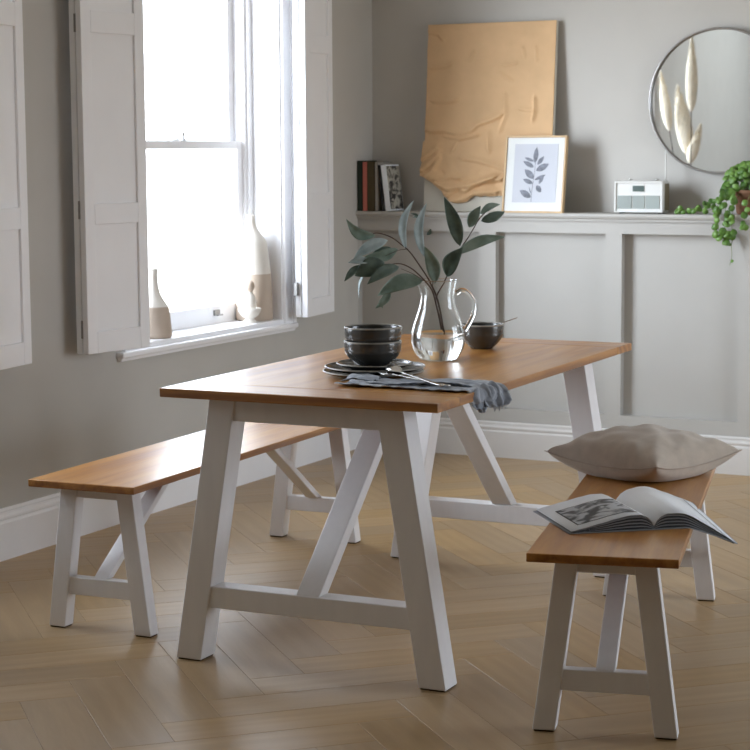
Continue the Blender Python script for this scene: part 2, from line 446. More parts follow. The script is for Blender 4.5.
# shutters: bifold pair of panelled leaves folded back beside each opening
SH_RAILS = [(1.806, 1.885), (1.132, 1.206)]
def shutter(hinge, end, x_h, x_e, label, flip):
    """hinge/end: y of the window side and of the outer side; x_h/x_e: distance of the front leaf's face from the wall plane"""
    zb, ztop = .672, 2.40
    L = sqrt((end - hinge) ** 2 + (x_e - x_h) ** 2)
    root = empty('window_shutter', (x_h, hinge, zb))
    root.rotation_euler = (0, 0, atan2(x_e - x_h, end - hinge) * -1 if not flip else 0)
    # local frame: l runs from the window side outwards, d is the depth towards the wall
    ux = Vector((x_e - x_h, end - hinge, 0)).normalized(); nx = Vector((-abs(ux.y), (1 if ux.y > 0 else -1) * ux.x, 0))
    root.rotation_euler = (0, 0, 0)
    def P(l, d, z): v = ux * l + nx * d; return (v.x, v.y, z - zb)
    def lb(bm, l0, l1, d0, d1, z0, z1):
        hexa(bm, [P(l0, d0, z0), P(l1, d0, z0), P(l1, d1, z0), P(l0, d1, z0), P(l0, d0, z1), P(l1, d0, z1), P(l1, d1, z1), P(l0, d1, z1)])
    def leaf(nm, d0, d1):
        bm = bmesh.new(); st = .050
        lb(bm, 0, st, d0, d1, zb, ztop); lb(bm, L - st, L, d0, d1, zb, ztop)
        lb(bm, st, L - st, d0, d1, zb, zb + .078); lb(bm, st, L - st, d0, d1, ztop - .08, ztop)
        for a, c in SH_RAILS: lb(bm, st, L - st, d0, d1, a, c)
        lb(bm, st, L - st, d0 + .009, d1 - .009, zb + .078, ztop - .08)
        o = link(nm, bm, M['trim'], root); bevel(o, .0025); return o
    leaf('shutter_leaf', 0, .026); leaf('shutter_leaf', .031, .057)
    tag(root, label, 'shutter', 'white panelled shutters folded back beside the windows')
    for z in (1.838, 1.185, .760):     # butt hinges on the folded edge
        bm = bmesh.new(); lb(bm, L - .001, L + .002, .024, .033, z - .032, z + .032)
        bevel(link('fold_hinge', bm, M['iron'], root), .001)
    # hinges fixing the rear leaf to the window frame
    for z in (.795, 2.25):
        bm = bmesh.new(); lb(bm, -.022, -.0, .040, .054, z - .028, z + .028)
        bevel(link('frame_hinge', bm, M['iron'], root), .001)
    return root
shutter(W1[0] - .045, W1[0] - .370, .128, .080, 'white panelled folding shutter on the left side of the window with the vases', False)
shutter(W1[1] + .020, W1[1] + .345, .092, .052, 'white panelled folding shutter on the right side of the window near the corner', False)
shutter(W2[1] + .020, W2[1] + .345, .102, .062, 'white panelled shutter cut by the left edge of the picture', False)

# right-hand glazed garden door, outside the picture, lets daylight in from the right
bm = bmesh.new(); box(bm, XW, .03, YF, -4.05, 0, ZC)
tag(link('wall_left_added_pale_slab', bm, M['ceil']), kind='structure')  # plain pale slab added out of view to lighten the mirror's reflection
dr = empty('door_1', (XR + .1, (RW[0] + RW[1]) / 2, 0)); tag(dr, kind='structure')
bm = bmesh.new(); hw = (RW[1] - RW[0]) / 2
for a, c in ((-hw, -hw + .08), (-.05, .05), (hw - .08, hw)): box(bm, -.03, .03, a, c, .0, RW[3])
box(bm, -.03, .03, -hw, hw, 0, .22); box(bm, -.03, .03, -hw, hw, RW[3] - .09, RW[3])
bevel(link('door_frame', bm, M['trim'], dr), .003)
bm = bmesh.new(); box(bm, -.003, .003, -hw + .07, hw - .07, .2, RW[3] - .08); link('pane', bm, M['pane'], dr)

# ------------------------------------------------------------------ trestle table and benches
def trestle(root, w, l, H, t, foot_in, splay_in, lw, ld, off, apr, st, brace, seat_name, plank_ends):
    """root-local: x across, y along, front end at y=0"""
    zt = H - t
    # top
    if plank_ends:
        g = .0008; e = .145
        for nm, a, c, mt in (('tabletop', e + g, l - e - g, 'oak_y'), ('end_board', 0, e - g, 'oak_x'), ('end_board', l - e + g, l, 'oak_x')):
            boxobj(nm, -w / 2, w / 2, a, c, zt, H, M[mt], root, .0025)
        for c in (e, l - e): boxobj('joint_tongue', -w / 2 + .01, w / 2 - .01, c - .01, c + .01, zt + .003, H - .003, M['gap'], root, 0)
    else:
        boxobj(seat_name, -w / 2, w / 2, 0, l, zt, H, M['oak_y'], root, .0025)
    F = w / 2 - foot_in; U = w / 2 - splay_in
    for end in (0, 1):
        y0, y1 = (off, off + ld) if not end else (l - off - ld, l - off)
        for s in (-1, 1):
            bm = bmesh.new()
            xo, xi, uo, ui = s * F, s * (F - lw), s * U, s * (U - lw)
            hexa(bm, [(xo, y0, .004), (xi, y0, .004), (xi, y1, .004), (xo, y1, .004), (uo, y0, zt), (ui, y0, zt), (ui, y1, zt), (uo, y1, zt)])
            lg = bevel(link('leg', bm, M['leg'], root), .003)
            bm = bmesh.new(); c = s * (F - lw / 2)
            box(bm, c - lw * .44, c + lw * .44, y0 + .004, y1 - .004, 0, .0045)
            link('foot_pad', bm, M['gap'], lg)
        def xin(z): f = z / zt; return (F - lw) * (1 - f) + (U - lw) * f
        for nm, (za, zb) in (('apron', apr), ('stretcher', st)):
            bm = bmesh.new(); i = .007
            a, c = xin(za) + .004, xin(zb) + .004
            hexa(bm, [(-a, y0 + i, za), (a, y0 + i, za), (a, y1 - i, za), (-a, y1 - i, za), (-c, y0 + i, zb), (c, y0 + i, zb), (c, y1 - i, zb), (-c, y1 - i, zb)])
            bevel(link(nm, bm, M['leg'], root), .003)
        # diagonal brace in the long plane, sawn off level at both ends
        bw, bt, run = brace
        yb = y0 + .010 if not end else y1 - .010; d = 1 if not end else -1
        zb_ = st[1]
        bm = bmesh.new()
        hexa(bm, [(-bw / 2, yb, zb_), (bw / 2, yb, zb_), (bw / 2, yb + d * bt, zb_), (-bw / 2, yb + d * bt, zb_),
                  (-bw / 2, yb + d * run, zt), (bw / 2, yb + d * run, zt), (bw / 2, yb + d * (run + bt), zt), (-bw / 2, yb + d * (run + bt), zt)])
        bevel(link('brace', bm, M['leg'], root), .003)

TW, TL, TH, TT = .8144, 1.599, .760, .0245
table = empty('dining_table', (1.6156, -3.5556, 0), .02247)
tag(table, 'long trestle dining table with orange oak top and white painted A-frame legs', 'table')
trestle(table, TW, TL, TH, TT, .003, .122, .078, .078, .056, (.672, .735), (.153, .213), (.070, .054, .565), 'tabletop', True)

BW, BL, BH, BT = .3546, 1.6137, .454, .0215
bl_ = empty('trestle_bench', (.8561, -3.4445, 0), .0397)
tag(bl_, 'oak and white trestle bench between the table and the window wall, nothing on its seat', 'bench', 'oak and white trestle benches')
trestle(bl_, BW, BL, BH, BT, .0036, .058, .055, .046, .081, (.393, .4325), (.103, .156), (.047, .038, .405), 'seat', False)
br_ = empty('trestle_bench', (2.5245, -3.7313, 0), .2239)
tag(br_, 'oak and white trestle bench carrying a cushion and an open book', 'bench', 'oak and white trestle benches')
trestle(br_, BW, BL, BH, BT, .0036, .058, .055, .046, .081, (.393, .4325), (.103, .156), (.047, .038, .405), 'seat', False)

def TP(x, y, z=0.0):    # table-local to world
    a = .02247; return Vector((1.6156 + cos(a) * x - sin(a) * y, -3.5556 + sin(a) * x + cos(a) * y, z))
def BP(x, y, z=0.0):    # right-bench-local to world
    a = .2239; return Vector((2.5245 + cos(a) * x - sin(a) * y, -3.7313 + sin(a) * x + cos(a) * y, z))

# ------------------------------------------------------------------ crockery on the table
def plate(root_loc, r, label, h=.016):
    root = empty('plate', root_loc); tag(root, label, 'plate')
    n = 72
    prof = [(0, .002), (r * .58, .002), (r * .60, 0), (r * .64, 0), (r * .66, .003), (r * .86, .006), (r * .97, h * .72), (r * .995, h - .001)]
    prof2 = [(r * .972, h + .0008), (r * .93, h * .80), (r * .84, .0085), (r * .62, .0062), (0, .0058)]
    bm = bmesh.new(); lathe(bm, prof + [(r * 1.0, h), (r * .985, h + .001)] + prof2, n); link('dish', bm, M['glaze'], root, True)
    bm = bmesh.new(); lathe(bm, [(r * .997, h - .0022), (r * 1.003, h - .0004), (r * .994, h + .0018), (r * .974, h + .0014), (r * .984, h - .002)], n, closed=True)
    link('rim', bm, M['glaze_rim'], root, True)
    return root

def bowl(root_loc, r, h, label, group=None):
    root = empty('bowl', root_loc); tag(root, label, 'bowl', group)
    prof = [(0, .003), (r * .42, .003), (r * .44, 0), (r * .50, 0), (r * .54, .004), (r * .72, h * .20), (r * .89, h * .40), (r * .955, h * .54), (r * .985, h * .62), (r * .975, h * .66), (r * .985, h * .70), (r * 1.0, h * .94), (r * .995, h)]
    prof2 = [(r * .965, h), (r * .955, h * .93), (r * .935, h * .66), (r * .85, h * .42), (r * .66, h * .20), (r * .4, .0075), (0, .007)]
    bm = bmesh.new(); lathe(bm, prof + prof2, 64); link('body', bm, M['glaze'], root, True)
    bm = bmesh.new(); lathe(bm, [(r * 1.003, h * .965), (r * 1.001, h + .001), (r * .98, h + .0022), (r * .960, h + .001), (r * .962, h * .975)], 64, closed=True)
    link('rim', bm, M['glaze_rim'], root, True)
    return root
pc = TP(.008, .469)
plate((pc.x, pc.y, TH), .143, 'large charcoal dinner plate at the bottom of the plate stack')
plate((pc.x + .004, pc.y + .002, TH + .0125), .142, 'large charcoal dinner plate second from the bottom, under the small side plate')
plate((pc.x + .002, pc.y, TH + .0215), .106, 'small charcoal side plate directly under the two stacked bowls')
zb0 = TH + .0285
bowl((pc.x - .002, pc.y, zb0), .081, .070, 'charcoal glazed bowl, lower one of the stacked pair on the plates')
bowl((pc.x - .001, pc.y, zb0 + .0395), .081, .070, 'charcoal glazed bowl, upper one of the stacked pair on the plates')
bc = TP(.016, 1.262)
bowl((bc.x, bc.y, TH), .070, .077, 'charcoal bowl on its own behind the glass jug, with a spoon in it')

# spoons
def spoon_mesh(bowl_len, bowl_w, handle, bend, tines=False, dome=.008):
    """lies along +x, bowl at the origin end; rises by bend"""
    bm = bmesh.new()
    n = 20; m_ = 8; grid = []
    L = bowl_len + handle
    for i in range(n + 1):
        t = i / n; x = t * L
        if x < bowl_len:
            u = x / bowl_len; w = bowl_w / 2 * (sin(pi * min(1, u ** .8 * .93 + .02)) ** .62) if u > 0 else .002
            w = max(w, .0032)
            dip = dome * sin(pi * min(u, 1)) ** .7 if not tines else .002
        else:
            u = (x - bowl_len) / handle; w = .0034 + .0052 * max(0, (u - .2)) ; dip = 0
            if u > .93: w *= .7
        row_t, row_b = [], []
        zc = bend(t)
        for j in range(m_ + 1):
            s = -1 + 2 * j / m_
            zz = zc - dip * (1 - s * s)
            row_t.append(bm.verts.new((x, s * w, zz + .0011))); row_b.append(bm.verts.new((x, s * w, zz - .0011)))
        grid.append((row_t, row_b))
    for (t0, b0), (t1, b1) in zip(grid[:-1], grid[1:]):
        for j in range(m_):
            bm.faces.new((t0[j], t1[j], t1[j + 1], t0[j + 1])); bm.faces.new((b0[j + 1], b1[j + 1], b1[j], b0[j]))
        bm.faces.new((t0[0], b0[0], b1[0], t1[0])); bm.faces.new((t1[-1], b1[-1], b0[-1], t0[-1]))
    for (t0, b0), rev in ((grid[0], False), (grid[-1], True)):
        for j in range(m_):
            bm.faces.new((t0[j], t0[j + 1], b0[j + 1], b0[j]))
    return bm

def densify(pts, n=6): return spline(pts, n)

# spoon standing in the far bowl: handle leans out to the right
sp_m = spoon_mesh(.045, .03, .105, lambda t: .012 * sin(pi * t))
s1 = link('spoon', sp_m, M['steel'], None, True)
tag(s1, 'metal spoon leaning out of the lone bowl behind the jug', 'spoon')
s1.location = (bc.x - .012, bc.y - .005, TH + .022); s1.rotation_euler = (0, radians(-31), radians(20))

# napkin: long folded linen strip that runs over the right table edge and hangs down
def cloth(name, centre, halfw, z0, seed, rip, parent, mat, thick=.0018, nu=90, nv=26):
    """centre: list of table-local (x, y, z) control points; halfw(u)"""
    C = spline(centre, 14); n = len(C)
    bm = bmesh.new(); rows = []
    for i, c in enumerate(C):
        u = i / (n - 1)
        a = C[max(0, i - 1)]; b_ = C[min(n - 1, i + 1)]; t = (b_ - a).normalized()
        side = Vector((-t.y, t.x, 0))
        if side.length < .3: side = Vector((0.12, 1, 0))
        side.normalize()
        if abs(t.z) > .4: side = (Vector((.25, .97, 0)) * min(1, abs(t.z)) + side * (1 - min(1, abs(t.z)))).normalized()
        nrm = side.cross(t) * -1
        if nrm.z < 0: nrm = -nrm
        row = []
        for j in range(nv + 1):
            v = -1 + 2 * j / nv
            hw = halfw(u, v)
            w = rip(u, v)
            nz = noise.noise(Vector((c.x * 14 + seed, v * 2.4 + u * 2, seed))) * .5 + noise.noise(Vector((c.x * 40, v * 6, seed + 4))) * .5
            p = c + side * (v * hw) + nrm * max(0, w + nz * .008 + .001)
            row.append(bm.verts.new(TP(p.x, p.y, p.z)))
        rows.append(row)
    for r0, r1 in zip(rows[:-1], rows[1:]):
        for j in range(nv): bm.faces.new((r0[j], r0[j + 1], r1[j + 1], r1[j]))
    o = link(name, bm, mat, parent, True)
    md = o.modifiers.new('solid', 'SOLIDIFY'); md.thickness = thick; md.offset = 1
    return o
nr = empty('napkin', (0, 0, 0))
tag(nr, 'crumpled slate grey linen napkin hanging over the right edge of the table', 'napkin')
zt = TH + .001
def fold(u, v, a, b, c, d):
    return max(0, sin(v * a + u * b + c)) ** 1.6 * d
c1 = [(.020, .298, zt), (.08, .290, zt), (.17, .288, zt), (.27, .288, zt), (.35, .290, zt), (.398, .290, zt + .001), (.412, .288, zt - .008), (.416, .284, zt - .026), (.414, .278, zt - .046), (.413, .274, zt - .058)]
cloth('folded_layer', c1, lambda u, v: (.080 - .010 * u + .005 * sin(u * 19)) * (1 if u < .72 else max(.16, 1 - (u - .72) * 3.6)), zt, 1.3,
      lambda u, v: .001 + fold(u, v, 7, 5, 1.4, .004 if u < .6 else .010), nr, M['napkin'])
c2 = [(.030, .312, zt + .003), (.08, .308, zt + .004), (.15, .306, zt + .004), (.23, .318, zt + .007), (.32, .332, zt + .009), (.385, .334, zt + .007), (.412, .334, zt - .004), (.422, .336, zt - .022), (.430, .340, zt - .040), (.434, .342, zt - .050)]
cloth('folded_layer', c2, lambda u, v: .046 + .024 * u - .030 * max(0, u - .72) * 3.4 + .005 * sin(u * 23), zt, 5.1,
      lambda u, v: .002 + fold(u, v, 8, 7, .5, .005 if u < .6 else .015), nr, M['napkin'])
c3 = [(.006, .318, zt + .001), (.018, .320, zt + .009), (.045, .318, zt + .012), (.075, .312, zt + .009), (.100, .305, zt + .006)]
cloth('folded_layer', c3, lambda u, v: .046 - .026 * u, zt, 9.4, lambda u, v: .001 + fold(u, v, 6, 4, 2.0, .006), nr, M['napkin'])
# fringe threads along the hanging end
bm = bmesh.new()
for k in range(24):
    v = -1 + 2 * k / 23; p = TP(.436 + random.uniform(-.002, .003), .342 + v * .040, 0)
    q = Vector((p.x, p.y, zt - .046)); e = q + Vector((random.uniform(-.002, .008), random.uniform(-.005, .005), -random.uniform(.008, .016)))
    tube(bm, [q, (q + e) / 2 + Vector((.002, 0, 0)), e], .0006, 4)
link('fringe', bm, M['napkin'], nr, True)

def lay_spoon(name, head, tail, z, label, L0, fork=False):
    h = TP(*head); t_ = TP(*tail)
    d = t_ - h; ang = atan2(d.y, d.x); L = sqrt(d.x ** 2 + d.y ** 2)
    if not fork:
        bm = spoon_mesh(.066, .044, L - .066, lambda t: -.016 * t + .004 * (1 - t) ** 2, dome=-.013)
    else:
        bm = spoon_mesh(.010, .022, L - .060, lambda t: -.012 * t)
        for v in bm.verts: v.co.x += .050
        for k in (-1.5, -.5, .5, 1.5):
            tube(bm, [(.052, k * .0055, .0), (.03, k * .0060, -.003), (.0, k * .0056, .003)], [.0015, .0014, .0008], 6)
    o = link(name, bm, M['steel'], None, True); o.location = (h.x, h.y, z); o.rotation_euler = (0, 0, ang)
    tag(o, label, 'spoon' if not fork else 'fork'); return o
lay_spoon('spoon', (.100, .372), (.333, .205), TH + .034, 'polished spoon lying slanted on top of the grey napkin', .3)
lay_spoon('fork', (.080, .350), (.335, .245), TH + .026, 'fork tucked beneath the spoon on the grey napkin', .3, True)

# ------------------------------------------------------------------ glass jug with eucalyptus
YAW = .4635
RV = Vector((cos(YAW), sin(YAW), 0)); FV = Vector((-sin(YAW), cos(YAW), 0))
JB = TP(.018, .905, TH)
jug = empty('glass_jug', JB)
tag(jug, 'clear glass jug with a looped handle, half full of water, holding eucalyptus', 'jug')
out = [(.0, 0), (.046, 0), (.056, .004), (.066, .014), (.077, .035), (.0815, .058), (.080, .085), (.073, .112), (.063, .140), (.055, .166), (.051, .192), (.052, .214), (.0565, .231), (.0592, .2385), (.0598, .2405), (.0594, .242), (.0586, .2425)]
inn = [(.0578, .242), (.0574, .2402), (.0550, .231), (.0505, .214), (.0494, .192), (.0533, .166), (.0613, .140), (.0713, .112), (.0783, .085), (.0798, .058), (.0754, .036), (.064, .017), (.052, .008), (0, .006)]
bm = bmesh.new(); rings = lathe(bm, out + inn, 64)
for v in bm.verts:      # pouring lip on the side away from the handle
    if v.co.z > .2:
        a = v.co.x * RV.x + v.co.y * RV.y
        k = max(0, (v.co.z - .2) / .04); r = sqrt(v.co.x ** 2 + v.co.y ** 2) + 1e-6
        f = max(0, -a / r) ** 6
        v.co.x -= RV.x * .012 * f * k; v.co.y -= RV.y * .012 * f * k; v.co.z += .004 * f * k
link('body', bm, M['glass'], jug, True)
bm = bmesh.new()
hp = spline([RV * .0535 + Vector((0, 0, .200)), RV * .072 + Vector((0, 0, .211)), RV * .094 + Vector((0, 0, .200)), RV * .108 + Vector((0, 0, .172)), RV * .106 + Vector((0, 0, .138)), RV * .092 + Vector((0, 0, .108)), RV * .079 + Vector((0, 0, .088))], 8)
tube(bm, hp, [.0075 - .001 * sin(pi * i / (len(hp) - 1)) for i in range(len(hp))], 14)
link('handle', bm, M['glass'], jug, True)
bm = bmesh.new()
lathe(bm, [(0, .0055), (.0522, .0075), (.0645, .0168), (.0760, .0358), (.0803, .058), (.0790, .082), (.0788, .0835), (.0775, .083), (0, .083)], 64)
link('water', bm, M['water'], jug, True)

def J(px, py, dep=0.0):
    """position around the jug, given in the photo's measure (327 px to the metre at the jug)"""
    return Vector((JB.x, JB.y, TH)) + RV * ((px - 438.5) / 327) + Vector((0, 0, (361 - py) / 325)) + FV * dep

def leaf(bm, base, tip, width, side_bias=0.0, curl=.12, up=None, fold=.22, n=14, m_=6, droop=0.0):
    base, tip = Vector(base), Vector(tip); ax = tip - base; L = ax.length; t = ax.normalized()
    view = -FV
    s = t.cross(view).normalized()                      # in the picture plane
    s = (s * cos(side_bias) + t.cross(s).normalized() * sin(side_bias)).normalized()
    nr_ = s.cross(t).normalized()
    s0 = t.cross(view).normalized()
    rows = []
    for i in range(n + 1):
        u = i / n
        w = width / 2 * (sin(pi * u ** .82)) ** .85 if 0 < u < 1 else 0
        w = max(w, .0006)
        c = base + ax * u + s0 * (curl * L * sin(pi * u)) + nr_ * (.05 * L * sin(pi * u)) + Vector((0, 0, -droop * L * u * u))
        rows.append([bm.verts.new(c + s * (w * k) + nr_ * (fold * w * abs(k) + .04 * w * sin(u * 14) * k)) for k in [(-1 + 2 * j / m_) for j in range(m_ + 1)]])
    for a, b_ in zip(rows[:-1], rows[1:]):
        for j in range(m_): f = bm.faces.new((a[j], a[j + 1], b_[j + 1], b_[j])); f.smooth = True

def euc_stem(label, stems, leaves):
    root = empty('eucalyptus_stem', (J(441, 336).x, J(441, 336).y, TH + .02)); off = root.location
    tag(root, label, 'eucalyptus', 'eucalyptus stems in the glass jug')
    bm = bmesh.new()
    for pts, r in stems:
        p = spline([J(*q) for q in pts], 6)
        tube(bm, [v - off for v in p], [r * (1 - .55 * i / (len(p) - 1)) for i in range(len(p))], 7)
    link('stem', bm, M['stem'], root, True)
    by = {}
    for lf in leaves: by.setdefault(lf[0], []).append(lf[1:])
    for k, ls in by.items():
        bm = bmesh.new()
        for a in ls:
            b_, t_, w = a[0], a[1], a[2]; kw = a[3] if len(a) > 3 else {}
            leaf(bm, J(*b_) - off, J(*t_) - off, w / 327, **kw)
        o = link('foliage', bm, M[k], root, True)
        md = o.modifiers.new('solid', 'SOLIDIFY'); md.thickness = .0007
    return root

euc_stem('eucalyptus stem arching out low to the left over the stacked bowls',
    [([(442, 331, .0), (437, 308, -.01), (432, 291, -.02), (423, 280, -.03), (412, 270, -.05), (400, 265, -.06), (386, 267, -.07)], .0030),
     ([(428, 285, -.025), (415, 276, -.05), (402, 270, -.06)], .0014)],
    [('euc_dark', (386, 264, -.07), (357, 276, -.09), 19, dict(curl=.06)),
     ('euc_dark', (400, 268, -.06), (369, 284, -.10), 12, dict(curl=.10)),
     ('euc_mid', (424, 282, -.03), (379, 296, -.06), 16, dict(curl=.10, side_bias=.2)),
     ('euc_mid', (391, 289, -.05), (377, 308, -.07), 8, dict(curl=-.1)),
     ('euc_mid', (383, 298, -.06), (384, 308, -.07), 4),
     ('euc_pale', (371, 270, -.08), (361, 297, -.09), 3.5, dict(curl=.10, side_bias=1.0)),
     ('euc_dark', (362, 266, -.08), (347, 281, -.10), 7, dict(curl=.05)),
     ('euc_pale', (372, 262, -.08), (351, 263, -.10), 8, dict(curl=.05, side_bias=.4))])
euc_stem('eucalyptus stem rising from the jug mouth and branching to the upper left',
    [([(444, 333, .01), (440, 310, 0), (436, 296, 0), (430, 283, 0), (421, 269, .0), (411, 255, .0), (403, 248, 0), (392, 240, -.01), (379, 236, -.02), (372, 238, -.02)], .0030),
     ([(409, 252, 0), (400, 253, -.01), (387, 258, -.03)], .0013),
     ([(433, 290, 0), (434, 275, .01), (430, 262, .01)], .0013)],
    [('euc_mid', (377, 239, -.02), (349, 222, -.05), 11, dict(curl=-.18)),
     ('euc_pale', (389, 243, -.02), (356, 260, -.05), 12, dict(curl=.08)),
     ('euc_mid', (399, 252, -.01), (365, 259, -.04), 12, dict(curl=-.08)),
     ('euc_dark', (392, 250, -.02), (372, 258, -.03), 6, dict(curl=.05)),
     ('euc_pale', (407, 253, 0), (415, 205, .02), 9, dict(curl=-.17, side_bias=.4)),
     ('euc_pale', (425, 260, .01), (428, 208, .04), 10, dict(curl=-.15, side_bias=.3)),
     ('euc_mid', (436, 285, .0), (425, 249, -.03), 14, dict(curl=.06)),
     ('euc_dark', (421, 222, .03), (412, 218, .03), 2.5), ('euc_dark', (421, 222, .03), (414, 222, .04), 2), ('euc_dark', (428, 239, .03), (432, 233, .04), 4)])
euc_stem('eucalyptus stem leaning to the right out of the jug above its handle',
    [([(445, 334, .02), (438, 312, .01), (437, 300, .02), (446, 283, .03), (457, 259, .04), (469, 242, .05), (480, 224, .06), (487, 217, .07)], .0028)],
    [('euc_dark', (461, 250, .04), (445, 202, .02), 14, dict(curl=.03)),
     ('euc_dark', (448, 280, .03), (463, 251, .01), 16, dict(curl=-.12)),
     ('euc_mid', (456, 258, .04), (506, 242, .08), 12, dict(curl=-.10, side_bias=.3)),
     ('euc_mid', (470, 232, .05), (481, 211, .04), 11, dict(curl=-.05)),
     ('euc_mid', (481, 219, .06), (501, 210, .08), 7, dict(curl=-.12)),
     ('euc_dark', (482, 226, .06), (506, 217, .08), 10, dict(curl=.02))])

# ------------------------------------------------------------------ cushion on the right bench
Fc = Vector((2.372, -2.862)); ld_ = Vector((-.945, .326)); rd_ = Vector((.326, .945)); S = .392
cc = Fc + (ld_ + rd_) * S / 2
cush = empty('cushion', (cc.x, cc.y, BH)); cush.rotation_euler = (0, 0, atan2(rd_.y, rd_.x))
tag(cush, 'plump taupe linen cushion lying flat on the right bench', 'cushion')
bm = bmesh.new(); N_ = 48
def cpt(i, j, top):
    u, v = -1 + 2 * i / N_, -1 + 2 * j / N_
    h = S / 2 * 1.03
    pin = .115
    x = u * h * (1 - pin * (1 - v * v) * abs(u) ** 3); y = v * h * (1 - pin * (1 - u * u) * abs(v) ** 3)
    e = max(0, (1 - u * u) * (1 - v * v))
    th = e ** .42
    lift = .040 + .026 * (abs(u * v)) ** 2.2      # the edge seam rides up towards the corners
    wr = noise.noise(Vector((x * 17, y * 17, 2 if top else 9))) * .007 * min(1, e * 3) 
    # creases running in from the corners
    d1 = sin((u - v) * 9 + noise.noise(Vector((x * 9, y * 9, 3))) * 3); cr = .0075 * d1 * (abs(u * v) ** .8) * th * 2
    if top: z = lift + (.094 * th) + wr * 1.3 + cr
    else: z = max(0.0015, lift - .060 * th) + (0 if e > .12 else wr * .3)
    return Vector((x, y, z))
grid = {}
for i in range(N_ + 1):
    for j in range(N_ + 1):
        grid[(i, j, 1)] = bm.verts.new(cpt(i, j, True))
        edge = i in (0, N_) or j in (0, N_)
        grid[(i, j, 0)] = grid[(i, j, 1)] if edge else bm.verts.new(cpt(i, j, False))
for i in range(N_):
    for j in range(N_):
        for s in (1, 0):
            q = [grid[(i, j, s)], grid[(i + 1, j, s)], grid[(i + 1, j + 1, s)], grid[(i, j + 1, s)]]
            if s == 0: q = q[::-1]
            if len(set(q)) >= 3: bm.faces.new(list(dict.fromkeys(q)))
o = link('cover', bm, M['cushion'], cush, True); md = o.modifiers.new('ss', 'SUBSURF'); md.levels = 1; md.render_levels = 1
bm = bmesh.new()
per = [cpt(i, 0, True) for i in range(N_ + 1)] + [cpt(N_, j, True) for j in range(1, N_ + 1)] + [cpt(i, N_, True) for i in range(N_ - 1, -1, -1)] + [cpt(0, j, True) for j in range(N_ - 1, -1, -1)]
tube(bm, per, .0017, 6)
link('seam', bm, M['seam'], cush, True)

# ------------------------------------------------------------------ open book on the right bench
bsd = Vector((-.438, .899)); brd = Vector((.899, .438)); b0 = Vector((.089, .331))
book = empty('open_book', BP(b0.x, b0.y, BH)); tag(book, 'open hardback picture book with glossy white pages on the right bench', 'book')
book.rotation_euler = (0, 0, .2239 + atan2(brd.y, brd.x))   # local x to the right page edge, local y along the spine
HB = .292; PWD = .214
AR = [(0, .008), (.04, .022), (.09, .031), (.16, .036), (.3, .036), (.45, .030), (.65, .020), (.85, .010), (1.001, .003)]
def arch_h(u):
    for (a, ha), (b_, hb) in zip(AR[:-1], AR[1:]):
        if u <= b_:
            f = (u - a) / (b_ - a); f = f * f * (3 - 2 * f) * .4 + f * .6
            return ha + (hb - ha) * f
    return .003
def prof_left(k):      # k=0 cover .. 1 top page; from spine to fore edge
    return [(-PWD * u, .004 + k * arch_h(u)) for u in [(i / 30) ** 1.25 for i in range(31)]]
def prof_right(k):
    out = []
    for i in range(31):
        u = (i / 30) ** 1.25
        droop = 0 if u < .40 else -.047 * ((u - .40) / .60) ** 1.12
        out.append((PWD * u, .004 + droop + k * arch_h(u)))
    return out
def sheet(bm, pr, y0, y1, twist=0.0, mi=0, t=.0012):
    rows = []
    for y in (y0, (y0 + y1) / 2, y1):
        f = (y - y0) / (y1 - y0)
        rows.append([bm.verts.new((x, y, z + twist * abs(x) * f)) for x, z in pr])
    rb = [[bm.verts.new((v.co.x, v.co.y, v.co.z - t)) for v in r] for r in rows]
    for a, b_ in zip(rows[:-1], rows[1:]):
        for i in range(len(pr) - 1): bm.faces.new((a[i], a[i + 1], b_[i + 1], b_[i])).material_index = mi
    for a, b_ in zip(rb[:-1], rb[1:]):
        for i in range(len(pr) - 1): bm.faces.new((a[i], b_[i], b_[i + 1], a[i + 1])).material_index = mi
    for r, q in ((rows[0], rb[0]), (rows[-1], rb[-1])):
        for i in range(len(pr) - 1): bm.faces.new((r[i], q[i], q[i + 1], r[i + 1])).material_index = mi
    for k in (0, -1):
        for a in (0, 1): bm.faces.new((rows[a][k], rows[a + 1][k], rb[a + 1][k], rb[a][k])).material_index = mi
TWR = .22    # the right half is less bent at its far end
bm = bmesh.new(); 
pl = prof_left(0); pr_ = prof_right(0)
sheet(bm, [(x * 1.03, z - .001) for x, z in pl], -.004, HB + .004, 0, 0, .0025)
sheet(bm, [(x * 1.03, z - .001) for x, z in pr_], -.004, HB + .004, TWR, 0, .0025)
link('cover', bm, M['cover'], book, True)
for side, pf, tw in (('l', prof_left, 0), ('r', prof_right, TWR)):
    bm = bmesh.new()
    for q in range(1, 9):
        k = q / 9
        sheet(bm, [(x * (1 - .004 * q), z - .0006) for x, z in pf(k)], .0, HB, tw, 0 if q % 2 else 1, .0026)
    link('page_block', bm, [M['page_dark'], M['cover']], book, True)
    bm = bmesh.new(); sheet(bm, pf(1.0), -.001, HB + .001, tw, 0, .0008)
    link('open_page', bm, M['page'], book, True)
